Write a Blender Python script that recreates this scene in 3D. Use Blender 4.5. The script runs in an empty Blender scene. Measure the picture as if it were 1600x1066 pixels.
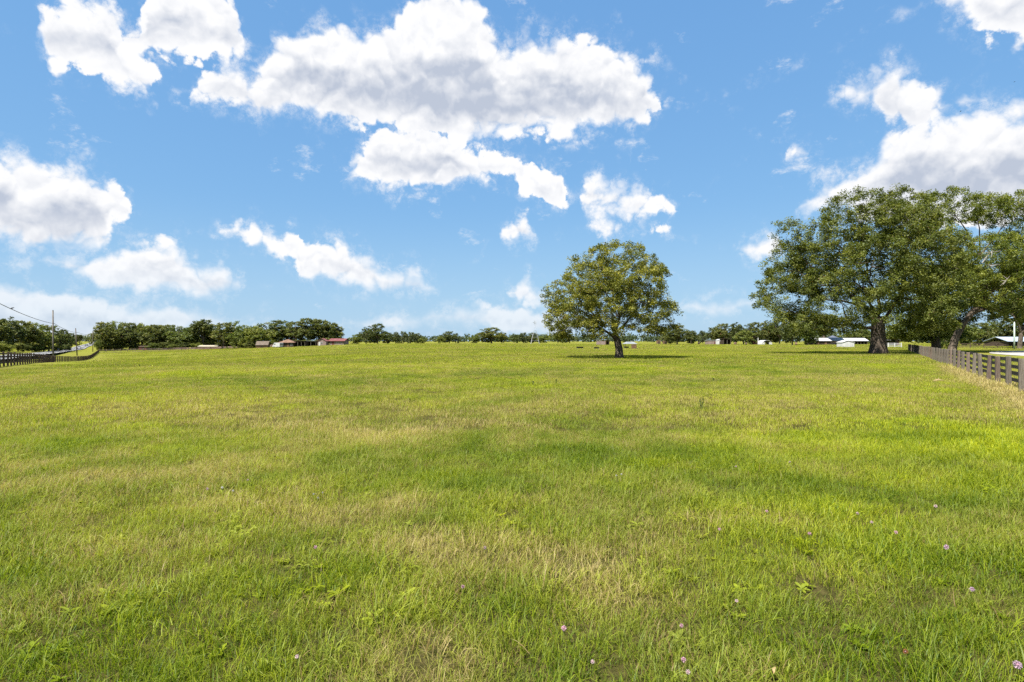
import bpy, bmesh, math, random
import numpy as np
from mathutils import Vector, Matrix

# ------------------------------------------------------------------ camera, light, exposure
SC = bpy.context.scene
COL = SC.collection
F = 889.0            # focal length in pixels of the 1600 px wide photograph (20 mm lens)
EYE = 1.7
cam_d = bpy.data.cameras.new('camera')
cam = bpy.data.objects.new('camera', cam_d)
COL.objects.link(cam)
cam.location = (0, 0, EYE)
cam.rotation_euler = (math.radians(90), 0, 0)
cam_d.lens = 20.0
cam_d.sensor_width = 36.0
cam_d.clip_start = 0.05
cam_d.clip_end = 20000
SC.camera = cam

SUN_EL, SUN_AZ = math.radians(60), math.radians(222)     # azimuth clockwise from +Y: behind the camera, to the left
sun_dir = Vector((math.sin(SUN_AZ) * math.cos(SUN_EL), math.cos(SUN_AZ) * math.cos(SUN_EL), math.sin(SUN_EL)))
sl = bpy.data.lights.new('sun', 'SUN')
sl.energy = 4.8
sl.angle = math.radians(0.53)
sl.color = (1.0, 0.95, 0.87)
sun = bpy.data.objects.new('sun', sl)
COL.objects.link(sun)
sun.location = (-40, -40, 80)
sun.rotation_euler = (-sun_dir).to_track_quat('-Z', 'Y').to_euler()

VS = SC.view_settings
VS.view_transform = 'Standard'
VS.look = 'None'
VS.exposure = 1.40
VS.gamma = 1.0
VS.use_curve_mapping = False
SKY_STRENGTH = 0.0555
SKY_CURVE = ((1.28, 0.50), (2.26, 0.37), (3.98, 0.22))
CLOUD_WHITE = 0.98

CY = SC.cycles
CY.use_denoising = False
CY.use_adaptive_sampling = True
CY.adaptive_threshold = 0.012
CY.adaptive_min_samples = 12
CY.max_bounces = 6
CY.diffuse_bounces = 3
CY.glossy_bounces = 2
CY.transmission_bounces = 3
CY.transparent_max_bounces = 4
CY.caustics_reflective = False
CY.caustics_refractive = False
CY.sample_clamp_indirect = 6.0


# ------------------------------------------------------------------ node helper
class NT:
    def __init__(self, tree):
        self.t = tree
        self.n = tree.nodes
        self.l = tree.links

    def new(self, kind, **kw):
        n = self.n.new(kind)
        for k, v in kw.items():
            setattr(n, k, v)
        return n

    def put(self, sock, val):
        if hasattr(val, 'is_linked') or isinstance(val, bpy.types.NodeSocket):
            self.l.new(val, sock)
        else:
            sock.default_value = val

    def math(self, op, a, b=None, c=None, clamp=False):
        n = self.new('ShaderNodeMath', operation=op, use_clamp=clamp)
        self.put(n.inputs[0], a)
        if b is not None:
            self.put(n.inputs[1], b)
        if c is not None:
            self.put(n.inputs[2], c)
        return n.outputs[0]

    def vmath(self, op, a, b=None):
        n = self.new('ShaderNodeVectorMath', operation=op)
        self.put(n.inputs[0], a)
        if b is not None:
            self.put(n.inputs[1], b)
        return n.outputs[0]

    def smooth(self, v, a, b, lo=0.0, hi=1.0):
        n = self.new('ShaderNodeMapRange', interpolation_type='SMOOTHSTEP')
        self.put(n.inputs[0], v)
        n.inputs[1].default_value = a
        n.inputs[2].default_value = b
        n.inputs[3].default_value = lo
        n.inputs[4].default_value = hi
        return n.outputs[0]

    def mix(self, fac, a, b, blend='MIX'):
        n = self.new('ShaderNodeMix', data_type='RGBA', blend_type=blend)
        self.put(n.inputs[0], fac)
        for s, v in ((n.inputs[6], a), (n.inputs[7], b)):
            if isinstance(v, (tuple, list)) and len(v) == 3:
                v = (*v, 1)
            self.put(s, v)
        return n.outputs[2]

    def fmix(self, fac, a, b):
        n = self.new('ShaderNodeMix', data_type='FLOAT')
        self.put(n.inputs[0], fac)
        self.put(n.inputs[2], a)
        self.put(n.inputs[3], b)
        return n.outputs[0]

    def noise(self, vec, scale, detail=4, rough=0.55, lac=2.0, dist=0.0):
        n = self.new('ShaderNodeTexNoise')
        if vec is not None:
            self.put(n.inputs['Vector'], vec)
        n.inputs['Scale'].default_value = scale
        n.inputs['Detail'].default_value = detail
        n.inputs['Roughness'].default_value = rough
        n.inputs['Lacunarity'].default_value = lac
        n.inputs['Distortion'].default_value = dist
        return n.outputs['Fac']

    def attr(self, name, kind='GEOMETRY'):
        n = self.new('ShaderNodeAttribute', attribute_name=name, attribute_type=kind)
        return n.outputs['Fac']


# ------------------------------------------------------------------ world: blue sky with fair weather cumulus
def build_world():
    w = bpy.data.worlds.new('World')
    SC.world = w
    w.use_nodes = True
    try:
        w.cycles.sampling_method = 'NONE'
    except Exception:
        pass
    g = NT(w.node_tree)
    g.n.clear()
    tc = g.new('ShaderNodeTexCoord')
    D = tc.outputs['Generated']
    sky = g.new('ShaderNodeTexSky', sky_type='NISHITA', sun_disc=False)
    sky.sun_elevation = SUN_EL
    sky.sun_rotation = SUN_AZ
    sky.altitude = 20
    sky.air_density = 1.0
    sky.dust_density = 0.3
    sky.ozone_density = 6.0
    ss = g.new('ShaderNodeSeparateColor')               # the camera's soft tone curve on the blue
    g.put(ss.inputs[0], sky.outputs[0])
    cc = g.new('ShaderNodeCombineColor')
    for i, (c, e) in enumerate(SKY_CURVE):
        g.put(cc.inputs[i], g.math('MULTIPLY', g.math('POWER', ss.outputs[i], e), c))
    skyc = cc.outputs[0]
    kh = 1.0 / (SKY_STRENGTH * 2 ** VS.exposure)
    sep = g.new('ShaderNodeSeparateXYZ')
    g.put(sep.inputs[0], D)
    x, y, z = sep.outputs
    az = g.math('ARCTAN2', x, y)
    el = g.math('ARCSINE', z)
    skyc = g.mix(g.smooth(el, 0.0, 0.24, 0.42, 0.0), skyc, (0.50 * kh, 0.70 * kh, 0.86 * kh))      # pale summer haze low down
    # gentle warp so that the outlines billow
    wn = g.new('ShaderNodeTexNoise')
    g.put(wn.inputs['Vector'], D)
    wn.inputs['Scale'].default_value = 16
    wn.inputs['Detail'].default_value = 5
    wn.inputs['Roughness'].default_value = 0.6
    wsep = g.new('ShaderNodeSeparateColor')
    g.put(wsep.inputs[0], wn.outputs['Color'])
    azw = g.math('MULTIPLY_ADD', g.math('SUBTRACT', wsep.outputs[0], 0.5), 0.050, az)
    elw = g.math('MULTIPLY_ADD', g.math('SUBTRACT', wsep.outputs[1], 0.5), 0.042, el)

    A0, A1 = -0.85, 0.85
    E0, E1 = -0.05, 0.75
    u = g.math('DIVIDE', g.math('SUBTRACT', azw, A0), A1 - A0)

    def ang(px, py):
        dx, dz = (px - 800) / F, (533 - py) / F
        return math.atan2(dx, 1.0), math.asin(dz / math.sqrt(dx * dx + 1 + dz * dz))

    # every band: list of clouds, each cloud = (top outline, bottom outline) in degrees of the photograph's view
    T = lambda *a: list(zip(a[0::2], a[1::2]))
    bands = [
        [  # the big cloud, the ragged one left of it, the one entering at the top right
            (T(52, 36, 90, 4, 120, -6, 165, 0, 190, 45, 215, 92, 245, 112), T(60, 44, 80, 96, 105, 104, 150, 112, 190, 130, 225, 148, 245, 152)),
            (T(300, 148, 330, 100, 370, 92, 400, 115, 440, 58, 490, 42, 520, 36, 560, 48, 610, 33, 640, 20, 655, -10, 700, -16, 750, 0, 775, 55, 800, 72, 830, 46,
               860, 56, 900, 64, 950, 68, 985, 86, 1005, 106, 1025, 140, 1040, 172),
             T(300, 152, 340, 166, 400, 176, 460, 174, 500, 184, 560, 196, 620, 208, 700, 217, 760, 216, 820, 214, 870, 212, 920, 210, 970, 207, 1010, 197, 1040, 176)),
            (T(1470, -5, 1490, -20, 1560, -40, 1620, -40, 1700, -10), T(1470, 0, 1520, 26, 1560, 58, 1600, 66, 1700, 60)),
        ],
        [
            (T(185, 55, 205, 45, 225, 40, 236, -12, 300, -24, 365, -8, 378, 58, 392, 92), T(185, 60, 205, 80, 240, 88, 300, 84, 340, 80, 370, 88, 392, 98)),
            (T(540, 258, 570, 230, 590, 203, 620, 206, 650, 192, 700, 198, 730, 232, 760, 246, 790, 236, 820, 256, 850, 262, 880, 272, 897, 290),
             T(540, 264, 580, 288, 600, 296, 660, 297, 740, 290, 770, 278, 800, 274, 830, 302, 850, 320, 880, 320, 897, 300)),
            (T(899, 322, 915, 290, 945, 285, 990, 290, 1020, 304, 1050, 324), T(899, 328, 930, 335, 1000, 333, 1050, 329)),
            (T(1300, 152, 1325, 116, 1350, 122, 1390, 102, 1420, 118, 1455, 150, 1480, 155, 1510, 138, 1545, 150), T(1300, 160, 1370, 168, 1382, 194, 1420, 204, 1460, 188, 1500, 168, 1545, 158)),
        ],
        [
            (T(-60, 250, 0, 236, 40, 252, 60, 262, 100, 258, 130, 258, 160, 288, 190, 292, 214, 330), T(-60, 390, 0, 384, 50, 392, 100, 395, 150, 392, 166, 376, 172, 348, 214, 344)),
            (T(336, 364, 370, 350, 410, 356, 430, 370, 460, 372, 470, 390, 500, 382, 520, 378, 560, 388, 580, 397, 595, 417, 630, 422, 655, 427, 684, 450),
             T(336, 368, 400, 382, 440, 398, 465, 408, 472, 434, 520, 438, 560, 455, 600, 461, 650, 459, 684, 454)),
            (T(776, 366, 790, 350, 805, 332, 828, 342, 838, 370), T(776, 372, 800, 381, 838, 375)),
            (T(920, 348, 945, 336, 970, 346, 990, 358), T(920, 354, 950, 368, 990, 362)),
            (T(1150, 386, 1165, 368, 1185, 362, 1205, 364, 1225, 375), T(1150, 390, 1170, 399, 1225, 401)),
            (T(1246, 318, 1290, 276, 1340, 252, 1380, 226, 1400, 202, 1440, 184, 1500, 168, 1560, 164, 1640, 150, 1720, 200), T(1246, 328, 1300, 338, 1400, 350, 1600, 352, 1720, 330)),
        ],
        [
            (T(0, 400, 15, 396, 35, 404, 46, 415), T(0, 406, 20, 416, 46, 418)),
            (T(58, 402, 100, 390, 150, 393, 210, 388, 225, 375, 270, 382, 300, 402, 320, 412, 345, 409, 378, 440), T(58, 407, 100, 428, 150, 444, 200, 449, 270, 463, 330, 469, 378, 458)),
            (T(790, 460, 820, 442, 855, 455), T(790, 468, 820, 476, 855, 474)),
            (T(1020, 356, 1035, 350, 1050, 358), T(1020, 360, 1035, 367, 1050, 361)),
            (T(1064, 480, 1090, 468, 1130, 464, 1180, 464), T(1064, 487, 1120, 493, 1180, 488)),
        ],
        [
            (T(-60, 430, 0, 436, 20, 442, 50, 452, 100, 459, 150, 462, 200, 477, 250, 477, 300, 488, 350, 490, 390, 496, 430, 508), T(-60, 560, 0, 545, 200, 535, 350, 520, 430, 513)),
            (T(525, 508, 600, 494, 700, 484, 760, 484, 860, 486, 930, 500), T(525, 515, 650, 511, 760, 518, 860, 528, 930, 510)),
            (T(1012, 97, 1024, 88, 1038, 94), T(1012, 101, 1024, 108, 1038, 101)),
            (T(1230, 232, 1248, 224, 1268, 233), T(1230, 237, 1248, 241, 1268, 238)),
        ],
    ]

    best = None
    rel = None
    for band in bands:
        tops, bots = [], []
        band = sorted(band, key=lambda c: c[0][0][0])
        for top, bot in band:
            pts = sorted(set([p[0] for p in top] + [p[0] for p in bot]))
            tx, ty = [p[0] for p in top], [p[1] for p in top]
            bx_, by_ = [p[0] for p in bot], [p[1] for p in bot]
            x0, x1 = pts[0], pts[-1]
            for xx, off in ((x0 - 6, True), *[(p, False) for p in pts], (x1 + 6, True)):
                yt = float(np.interp(xx, tx, ty))
                yb = float(np.interp(xx, bx_, by_))
                if off:
                    m = (yt + yb) / 2
                    yt, yb = m + 22, m - 22        # top below bottom: no cloud
                a, et = ang(xx, yt)
                _, eb = ang(xx, yb)
                tops.append((a, et))
                bots.append((a, eb))
        cv = g.new('ShaderNodeRGBCurve')
        comb = g.new('ShaderNodeCombineColor')
        g.put(comb.inputs[0], u)
        g.put(comb.inputs[1], u)
        g.put(cv.inputs['Color'], comb.outputs[0])
        mp = cv.mapping
        mp.use_clip = False
        for ci, arr in ((0, tops), (1, bots)):
            c = mp.curves[ci]
            pts = [((a - A0) / (A1 - A0), (e - E0) / (E1 - E0)) for a, e in arr]
            pts = sorted(pts)
            pts = [(0.0, pts[0][1])] + [p for p in pts if 0 < p[0] < 1] + [(1.0, pts[-1][1])]
            c.points[0].location = pts[0]
            c.points[1].location = pts[-1]
            for p in pts[1:-1]:
                c.points.new(*p)
            for p in c.points:
                p.handle_type = 'VECTOR'
        mp.update()
        s = g.new('ShaderNodeSeparateColor')
        g.put(s.inputs[0], cv.outputs[0])
        top = g.math('MULTIPLY_ADD', s.outputs[0], E1 - E0, E0)
        bot = g.math('MULTIPLY_ADD', s.outputs[1], E1 - E0, E0)
        dist = g.math('MINIMUM', g.math('SUBTRACT', top, elw), g.math('SUBTRACT', elw, bot))
        r = g.math('DIVIDE', g.math('SUBTRACT', elw, bot), g.math('MAXIMUM', g.math('SUBTRACT', top, bot), 0.004))
        if best is None:
            best, rel = dist, r
        else:
            gt = g.math('GREATER_THAN', dist, best)
            rel = g.fmix(gt, rel, r)
            best = g.math('MAXIMUM', dist, best)
    # the same kind of clouds go on outside the view of the photograph
    inside = g.math('MULTIPLY', g.smooth(g.math('ABSOLUTE', az), 0.78, 0.92, 1.0, 0.0), g.smooth(el, 0.60, 0.72, 1.0, 0.0))
    gen = g.noise(g.vmath('MULTIPLY', D, (1.0, 1.0, 2.2)), 3.2, 3, 0.5)
    gend = g.math('MULTIPLY', g.math('SUBTRACT', gen, 0.56), 0.7)
    best = g.fmix(inside, gend, best)
    rel = g.fmix(inside, 0.6, rel)

    n1 = g.noise(D, 30, 8, 0.64)
    off = tuple(Vector((sun_dir.x * 0.3, 0.0, 1.0)).normalized() * 0.011)

    def billow(vec):
        # rounded lobes with creases between them
        p = g.math('ABSOLUTE', g.math('SUBTRACT', g.noise(vec, 24, 1, 0.5), 0.5))
        r = g.math('ABSOLUTE', g.math('SUBTRACT', g.noise(vec, 66, 1, 0.5), 0.5))
        return g.math('MULTIPLY_ADD', r, 0.28, p)
    Dw = g.vmath('ADD', D, g.vmath('MULTIPLY', g.vmath('SUBTRACT', wn.outputs['Color'], (0.5, 0.5, 0.5)), (0.03, 0.03, 0.03)))
    b1 = billow(Dw)
    b2 = billow(g.vmath('ADD', Dw, off))
    s1 = g.noise(D, 18, 4, 0.5)
    fine = g.math('SUBTRACT', n1, 0.5)
    amp = g.smooth(el, 0.01, 0.22, 0.35, 1.0)             # far clouds near the horizon show finer detail
    bump = g.math('ADD', g.math('MULTIPLY', fine, 0.066), g.math('MULTIPLY_ADD', b1, 0.095, -0.004))
    field = g.math('MULTIPLY_ADD', bump, amp, best)
    # thin clouds are torn open, thick ones are not
    hole = g.math('MULTIPLY', g.smooth(g.noise(D, 15, 7, 0.62), 0.50, 0.64), g.smooth(best, 0.018, 0.045, 0.016, 0.0))
    field = g.math('SUBTRACT', field, g.math('MULTIPLY', hole, amp))
    # small thin cloudlets scattered in the blue
    wis = g.noise(g.vmath('MULTIPLY', D, (1.0, 1.0, 1.8)), 11, 7, 0.66)
    wis = g.math('MULTIPLY', g.smooth(wis, 0.615, 0.78), 0.7)
    soft = g.smooth(g.noise(D, 7, 2, 0.5), 0.34, 0.66, 0.008, 0.040)
    alpha = g.math('DIVIDE', g.math('ADD', field, 0.004), soft, clamp=True)
    alpha = g.smooth(alpha, 0.0, 1.0)
    # thin veil torn off the edges
    veil = g.math('MULTIPLY', g.smooth(field, -0.030, 0.018), g.smooth(g.noise(D, 38, 8, 0.72), 0.45, 0.70, 0.0, 0.65))
    alpha = g.math('MAXIMUM', g.math('MAXIMUM', alpha, wis), veil)
    relief = g.math('SUBTRACT', b1, b2)  # lobes facing the sun come out lighter: shading put into the cloud colour
    core = g.smooth(g.math('MULTIPLY_ADD', g.math('SUBTRACT', s1, 0.5), 0.045, best), 0.002, 0.062)
    low = g.smooth(g.math('MULTIPLY_ADD', g.math('SUBTRACT', s1, 0.5), 0.9, rel), 0.32, 0.80, 1.0, 0.0)
    grey = g.math('MULTIPLY', core, low)  # shaded undersides of the clouds, put in as grey
    grey = g.math('ADD', grey, g.math('MULTIPLY', g.math('MULTIPLY', relief, -1.7), g.smooth(best, -0.005, 0.03)), clamp=True)
    grey = g.math('ADD', grey, g.math('MULTIPLY', g.smooth(fine, -0.18, 0.05, 0.08, 0.0), g.smooth(best, 0.0, 0.03)), clamp=True)
    grey = g.math('MULTIPLY', grey, 0.82)
    k = CLOUD_WHITE / (SKY_STRENGTH * 2 ** VS.exposure)
    cl = g.mix(grey, (k * 1.04, k * 1.04, k * 1.05), (k * 0.43, k * 0.50, k * 0.64))
    alpha = g.math('MULTIPLY', alpha, g.math('MULTIPLY', g.smooth(el, 0.0, 0.14, 0.55, 0.985), g.smooth(el, -0.02, 0.0)))
    fin = g.mix(alpha, skyc, cl)
    bg = g.new('ShaderNodeBackground')
    g.put(bg.inputs[0], fin)
    bg.inputs[1].default_value = SKY_STRENGTH
    out = g.new('ShaderNodeOutputWorld')
    g.l.new(bg.outputs[0], out.inputs[0])


build_world()

# ------------------------------------------------------------------ general helpers
rng = np.random.default_rng(7)
random.seed(7)


def pxx(px, d):
    """world x of something seen at column px of the photograph, d metres ahead"""
    return (px - 800.0) / F * d


_tab = np.random.default_rng(99).random((256, 256))


def vnoise(x, y):
    x = np.asarray(x, float)
    y = np.asarray(y, float)
    xi = np.floor(x).astype(int)
    yi = np.floor(y).astype(int)
    fx, fy = x - xi, y - yi
    fx, fy = fx * fx * (3 - 2 * fx), fy * fy * (3 - 2 * fy)
    t = lambda i, j: _tab[(i & 255), (j & 255)]
    return (t(xi, yi) * (1 - fx) + t(xi + 1, yi) * fx) * (1 - fy) + (t(xi, yi + 1) * (1 - fx) + t(xi + 1, yi + 1) * fx) * fy


def fbm(x, y, oct=4, seed=0.0):
    v, a, s = 0.0, 0.5, 0.0
    for k in range(oct):
        v = v + a * vnoise(np.asarray(x) * 2 ** k + 17.3 * k + seed, np.asarray(y) * 2 ** k + 9.1 * k - seed)
        s += a
        a *= 0.5
    return v / s


def sstep(a, b, v):
    t = np.clip((np.asarray(v, float) - a) / (b - a), 0, 1)
    return t * t * (3 - 2 * t)


def mesh_np(name, verts, faces_quads=None, faces_tris=None, mats=(), smooth=False, attrs=None):
    """mesh from numpy arrays: verts (n,3), quads (m,4), tris (k,3)"""
    me = bpy.data.meshes.new(name)
    nv = len(verts)
    me.vertices.add(nv)
    me.vertices.foreach_set('co', np.asarray(verts, np.float32).ravel())
    loops, starts, totals = [], [], []
    off = 0
    for fs, k in ((faces_quads, 4), (faces_tris, 3)):
        if fs is not None and len(fs):
            fs = np.asarray(fs, np.int32)
            loops.append(fs.ravel())
            starts.append(off + np.arange(len(fs)) * k)
            totals.append(np.full(len(fs), k))
            off += fs.size
    if loops:
        loops = np.concatenate(loops).astype(np.int32)
        me.loops.add(len(loops))
        me.loops.foreach_set('vertex_index', loops)
        st = np.concatenate(starts).astype(np.int32)
        me.polygons.add(len(st))
        me.polygons.foreach_set('loop_start', st)
        if smooth:
            me.polygons.foreach_set('use_smooth', np.ones(len(st), bool))
    if attrs:
        for k, v in attrs.items():
            v = np.asarray(v)
            if v.ndim == 2:
                a = me.attributes.new(k, 'FLOAT_VECTOR', 'POINT')
                a.data.foreach_set('vector', v.astype(np.float32).ravel())
            elif v.dtype.kind == 'i':
                a = me.attributes.new(k, 'INT', 'POINT')
                a.data.foreach_set('value', v.astype(np.int32))
            else:
                a = me.attributes.new(k, 'FLOAT', 'POINT')
                a.data.foreach_set('value', v.astype(np.float32))
    for m in mats:
        me.materials.append(m)
    me.update(calc_edges=True)
    me.validate()
    return me


def link(name, data, parent=None, loc=None):
    o = bpy.data.objects.new(name, data)
    COL.objects.link(o)
    if parent is not None:
        o.parent = parent
    if loc is not None:
        o.location = loc
    return o


def empty(name, loc=(0, 0, 0), rz=0.0):
    o = link(name, None)
    o.location = loc
    o.rotation_euler = (0, 0, rz)
    o.empty_display_size = 0.3
    return o


def tag(o, label=None, cat=None, group=None, kind=None):
    if label:
        o['label'] = label
    if cat:
        o['category'] = cat
    if group:
        o['group'] = group
    if kind:
        o['kind'] = kind
    return o


ORD = ['zeroth', 'first', 'second', 'third', 'fourth', 'fifth', 'sixth', 'seventh', 'eighth', 'ninth', 'tenth', 'eleventh', 'twelfth', 'thirteenth', 'fourteenth', 'fifteenth', 'sixteenth']


class MB:
    """collects boxes, prisms and tubes into one mesh"""

    def __init__(self):
        self.v, self.f = [], []

    def add(self, vs, fs):
        o = len(self.v)
        self.v += [tuple(p) for p in vs]
        self.f += [tuple(i + o for i in f) for f in fs]
        return self

    def box(self, c, s, rz=0.0, bev=0.0, taper=1.0):
        cx, cy, cz = c
        hx, hy, hz = s[0] / 2, s[1] / 2, s[2] / 2
        ca, sa = math.cos(rz), math.sin(rz)
        vs = []
        for zz, t in ((-hz, 1.0), (hz, taper)):
            for xx, yy in ((-hx, -hy), (hx, -hy), (hx, hy), (-hx, hy)):
                xx, yy = xx * t, yy * t
                vs.append((cx + xx * ca - yy * sa, cy + xx * sa + yy * ca, cz + zz))
        return self.add(vs, [(3, 2, 1, 0), (4, 5, 6, 7), (0, 1, 5, 4), (1, 2, 6, 5), (2, 3, 7, 6), (3, 0, 4, 7)])

    def prism(self, prof, y0, y1):
        """profile in x,z extruded along y"""
        n = len(prof)
        vs = [(x, y0, z) for x, z in prof] + [(x, y1, z) for x, z in prof]
        fs = [tuple(range(n)), tuple(range(2 * n - 1, n - 1, -1))]
        fs += [(i + n, (i + 1) % n + n, (i + 1) % n, i) for i in range(n)]
        return self.add(vs, fs)

    def tube(self, pts, rad, k=6, cap=True):
        pts = [Vector(p) for p in pts]
        if not hasattr(rad, '__len__'):
            rad = [rad] * len(pts)
        base = len(self.v)
        vs, fs = [], []
        for i, p in enumerate(pts):
            a = pts[max(i - 1, 0)]
            b = pts[min(i + 1, len(pts) - 1)]
            t = (b - a).normalized()
            u = t.cross(Vector((0, 0, 1)) if abs(t.z) < 0.9 else Vector((1, 0, 0))).normalized()
            w = t.cross(u)
            for j in range(k):
                th = 2 * math.pi * j / k
                vs.append(p + (u * math.cos(th) + w * math.sin(th)) * rad[i])
        for i in range(len(pts) - 1):
            for j in range(k):
                j2 = (j + 1) % k
                fs.append((i * k + j, i * k + j2, (i + 1) * k + j2, (i + 1) * k + j))
        if cap:
            fs.append(tuple(range(k))[::-1])
            fs.append(tuple(range((len(pts) - 1) * k, len(pts) * k)))
        return self.add(vs, fs)

    def mesh(self, name, mat, smooth=False, bevel=0.0):
        me = bpy.data.meshes.new(name)
        me.from_pydata(self.v, [], self.f)
        bm = bmesh.new()
        bm.from_mesh(me)
        bmesh.ops.recalc_face_normals(bm, faces=bm.faces)
        if bevel:
            bmesh.ops.bevel(bm, geom=list(bm.edges), offset=bevel, segments=1, affect='EDGES')
        bm.to_mesh(me)
        bm.free()
        if smooth:
            for p in me.polygons:
                p.use_smooth = True
        me.materials.append(mat)
        return me

    def build(self, name, mat, parent=None, smooth=False, bevel=0.0, loc=None):
        return link(name, self.mesh(name, mat, smooth, bevel), parent, loc)


def copy_tree(o, parent=None):
    c = o.copy()
    COL.objects.link(c)
    c.parent = parent
    for ch in list(o.children):
        copy_tree(ch, c)
    return c


# ------------------------------------------------------------------ materials
def new_mat(name):
    m = bpy.data.materials.new(name)
    m.use_nodes = True
    g = NT(m.node_tree)
    g.n.clear()
    return m, g


def surf_mat(name, c1, c2, scale=4.0, rough=0.85, detail=5, bump=0.0, spec=0.3, stretch=(1, 1, 1), dirt=None, metallic=0.0):
    """painted wood, metal, bark ...: two mixed tones, a little bump"""
    m, g = new_mat(name)
    tc = g.new('ShaderNodeTexCoord')
    v = g.vmath('MULTIPLY', tc.outputs['Object'], stretch)
    n = g.noise(v, scale, detail, 0.6)
    col = g.mix(g.smooth(n, 0.3, 0.7), c1, c2)
    oi = g.new('ShaderNodeObjectInfo')
    col = g.mix(1.0, col, g.mix(oi.outputs['Random'], (0.82, 0.82, 0.82), (1.12, 1.12, 1.12)), 'MULTIPLY')
    if dirt:
        n2 = g.noise(tc.outputs['Object'], scale * 0.35, 6, 0.65)
        col = g.mix(g.smooth(n2, 0.52, 0.72, 0.0, 0.8), col, dirt)
    b = g.new('ShaderNodeBsdfPrincipled')
    g.put(b.inputs['Base Color'], col)
    b.inputs['Roughness'].default_value = rough
    b.inputs['Metallic'].default_value = metallic
    b.inputs['Specular IOR Level'].default_value = spec
    if bump:
        bp = g.new('ShaderNodeBump')
        bp.inputs['Strength'].default_value = 0.8
        bp.inputs['Distance'].default_value = bump
        g.put(bp.inputs['Height'], n)
        g.l.new(bp.outputs[0], b.inputs['Normal'])
    o = g.new('ShaderNodeOutputMaterial')
    g.l.new(b.outputs[0], o.inputs[0])
    return m


def leaf_shader(g, col, trans=0.35, gloss=0.02, rough=0.6):
    """thin leaf: reflects, lets light through, faint sheen"""
    d = g.new('ShaderNodeBsdfDiffuse')
    g.put(d.inputs[0], col)
    t = g.new('ShaderNodeBsdfTranslucent')
    g.put(t.inputs[0], g.mix(1.0, col, (1.25, 1.3, 0.55), 'MULTIPLY'))
    a = g.new('ShaderNodeMixShader')
    a.inputs[0].default_value = trans
    g.l.new(d.outputs[0], a.inputs[1])
    g.l.new(t.outputs[0], a.inputs[2])
    s = g.new('ShaderNodeBsdfGlossy')
    s.inputs['Color'].default_value = (0.9, 0.95, 1.0, 1)
    s.inputs['Roughness'].default_value = rough
    b = g.new('ShaderNodeMixShader')
    b.inputs[0].default_value = gloss
    g.l.new(a.outputs[0], b.inputs[1])
    g.l.new(s.outputs[0], b.inputs[2])
    o = g.new('ShaderNodeOutputMaterial')
    g.l.new(b.outputs[0], o.inputs[0])


def foliage_mat(name, dark, mid, light, dead=(0.16, 0.09, 0.03), trans=0.33, gloss=0.018):
    m, g = new_mat(name)
    lv = g.attr('lv')
    col = g.mix(g.smooth(lv, 0.0, 0.55), dark, mid)
    col = g.mix(g.smooth(lv, 0.5, 0.95), col, light)
    col = g.mix(g.smooth(lv, 0.965, 0.985), col, dead)
    oi = g.new('ShaderNodeObjectInfo')
    col = g.mix(1.0, col, g.mix(oi.outputs['Random'], (0.78, 0.84, 0.9), (1.28, 1.18, 1.0)), 'MULTIPLY')
    leaf_shader(g, col, trans, gloss)
    return m


M = {}
M['bark'] = surf_mat('oak bark', (0.048, 0.037, 0.028), (0.135, 0.110, 0.086), 5, 0.95, 6, 0.05, 0.1, (1, 1, 0.3))
M['bark_grey'] = surf_mat('grey dead wood', (0.17, 0.15, 0.13), (0.27, 0.25, 0.22), 5, 0.95, 5, 0.02, 0.1, (1, 1, 0.3))
M['oak'] = foliage_mat('oak leaves', (0.062, 0.078, 0.011), (0.128, 0.142, 0.020), (0.236, 0.230, 0.034))
M['oak_deep'] = foliage_mat('dense oak leaves', (0.058, 0.080, 0.011), (0.120, 0.148, 0.020), (0.215, 0.230, 0.034))
M['wood_a'] = foliage_mat('woodland leaves', (0.046, 0.062, 0.016), (0.088, 0.105, 0.026), (0.150, 0.155, 0.042))
M['wood_b'] = foliage_mat('bright leaves', (0.060, 0.085, 0.016), (0.110, 0.138, 0.026), (0.175, 0.190, 0.042))
M['wood_far'] = foliage_mat('far leaves', (0.046, 0.064, 0.026), (0.078, 0.098, 0.038), (0.115, 0.130, 0.052))
M['scrub'] = foliage_mat('grey scrub twigs', (0.10, 0.085, 0.055), (0.19, 0.165, 0.11), (0.28, 0.25, 0.18), trans=0.15)
M['board'] = surf_mat('black creosoted board', (0.020, 0.017, 0.015), (0.055, 0.046, 0.038), 6, 0.8, 5, 0.004, 0.25, (0.3, 3, 3))
M['board_brown'] = surf_mat('dark brown board', (0.045, 0.030, 0.022), (0.090, 0.062, 0.046), 6, 0.85, 5, 0.004, 0.2, (0.3, 3, 3))
M['post'] = surf_mat('weathered grey post', (0.078, 0.065, 0.051), (0.158, 0.138, 0.110), 5, 0.9, 6, 0.01, 0.15, (4, 4, 0.5), dirt=(0.13, 0.15, 0.09))
M['post_rust'] = surf_mat('rust brown post', (0.090, 0.066, 0.050), (0.165, 0.130, 0.105), 5, 0.9, 6, 0.01, 0.15, (4, 4, 0.5), dirt=(0.14, 0.14, 0.10))
M['rail_pink'] = surf_mat('faded reddish rail', (0.20, 0.13, 0.105), (0.34, 0.25, 0.215), 4, 0.9, 4, 0.0, 0.15)
M['pole'] = surf_mat('utility pole wood', (0.105, 0.092, 0.078), (0.19, 0.172, 0.150), 4, 0.9, 5, 0.01, 0.15, (3, 3, 0.3))
M['pole_dark'] = surf_mat('dark utility pole wood', (0.06, 0.05, 0.04), (0.12, 0.10, 0.08), 4, 0.9, 5, 0.01, 0.15, (3, 3, 0.3))
M['wire'] = surf_mat('black cable', (0.02, 0.02, 0.02), (0.03, 0.03, 0.03), 3, 0.6)
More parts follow.
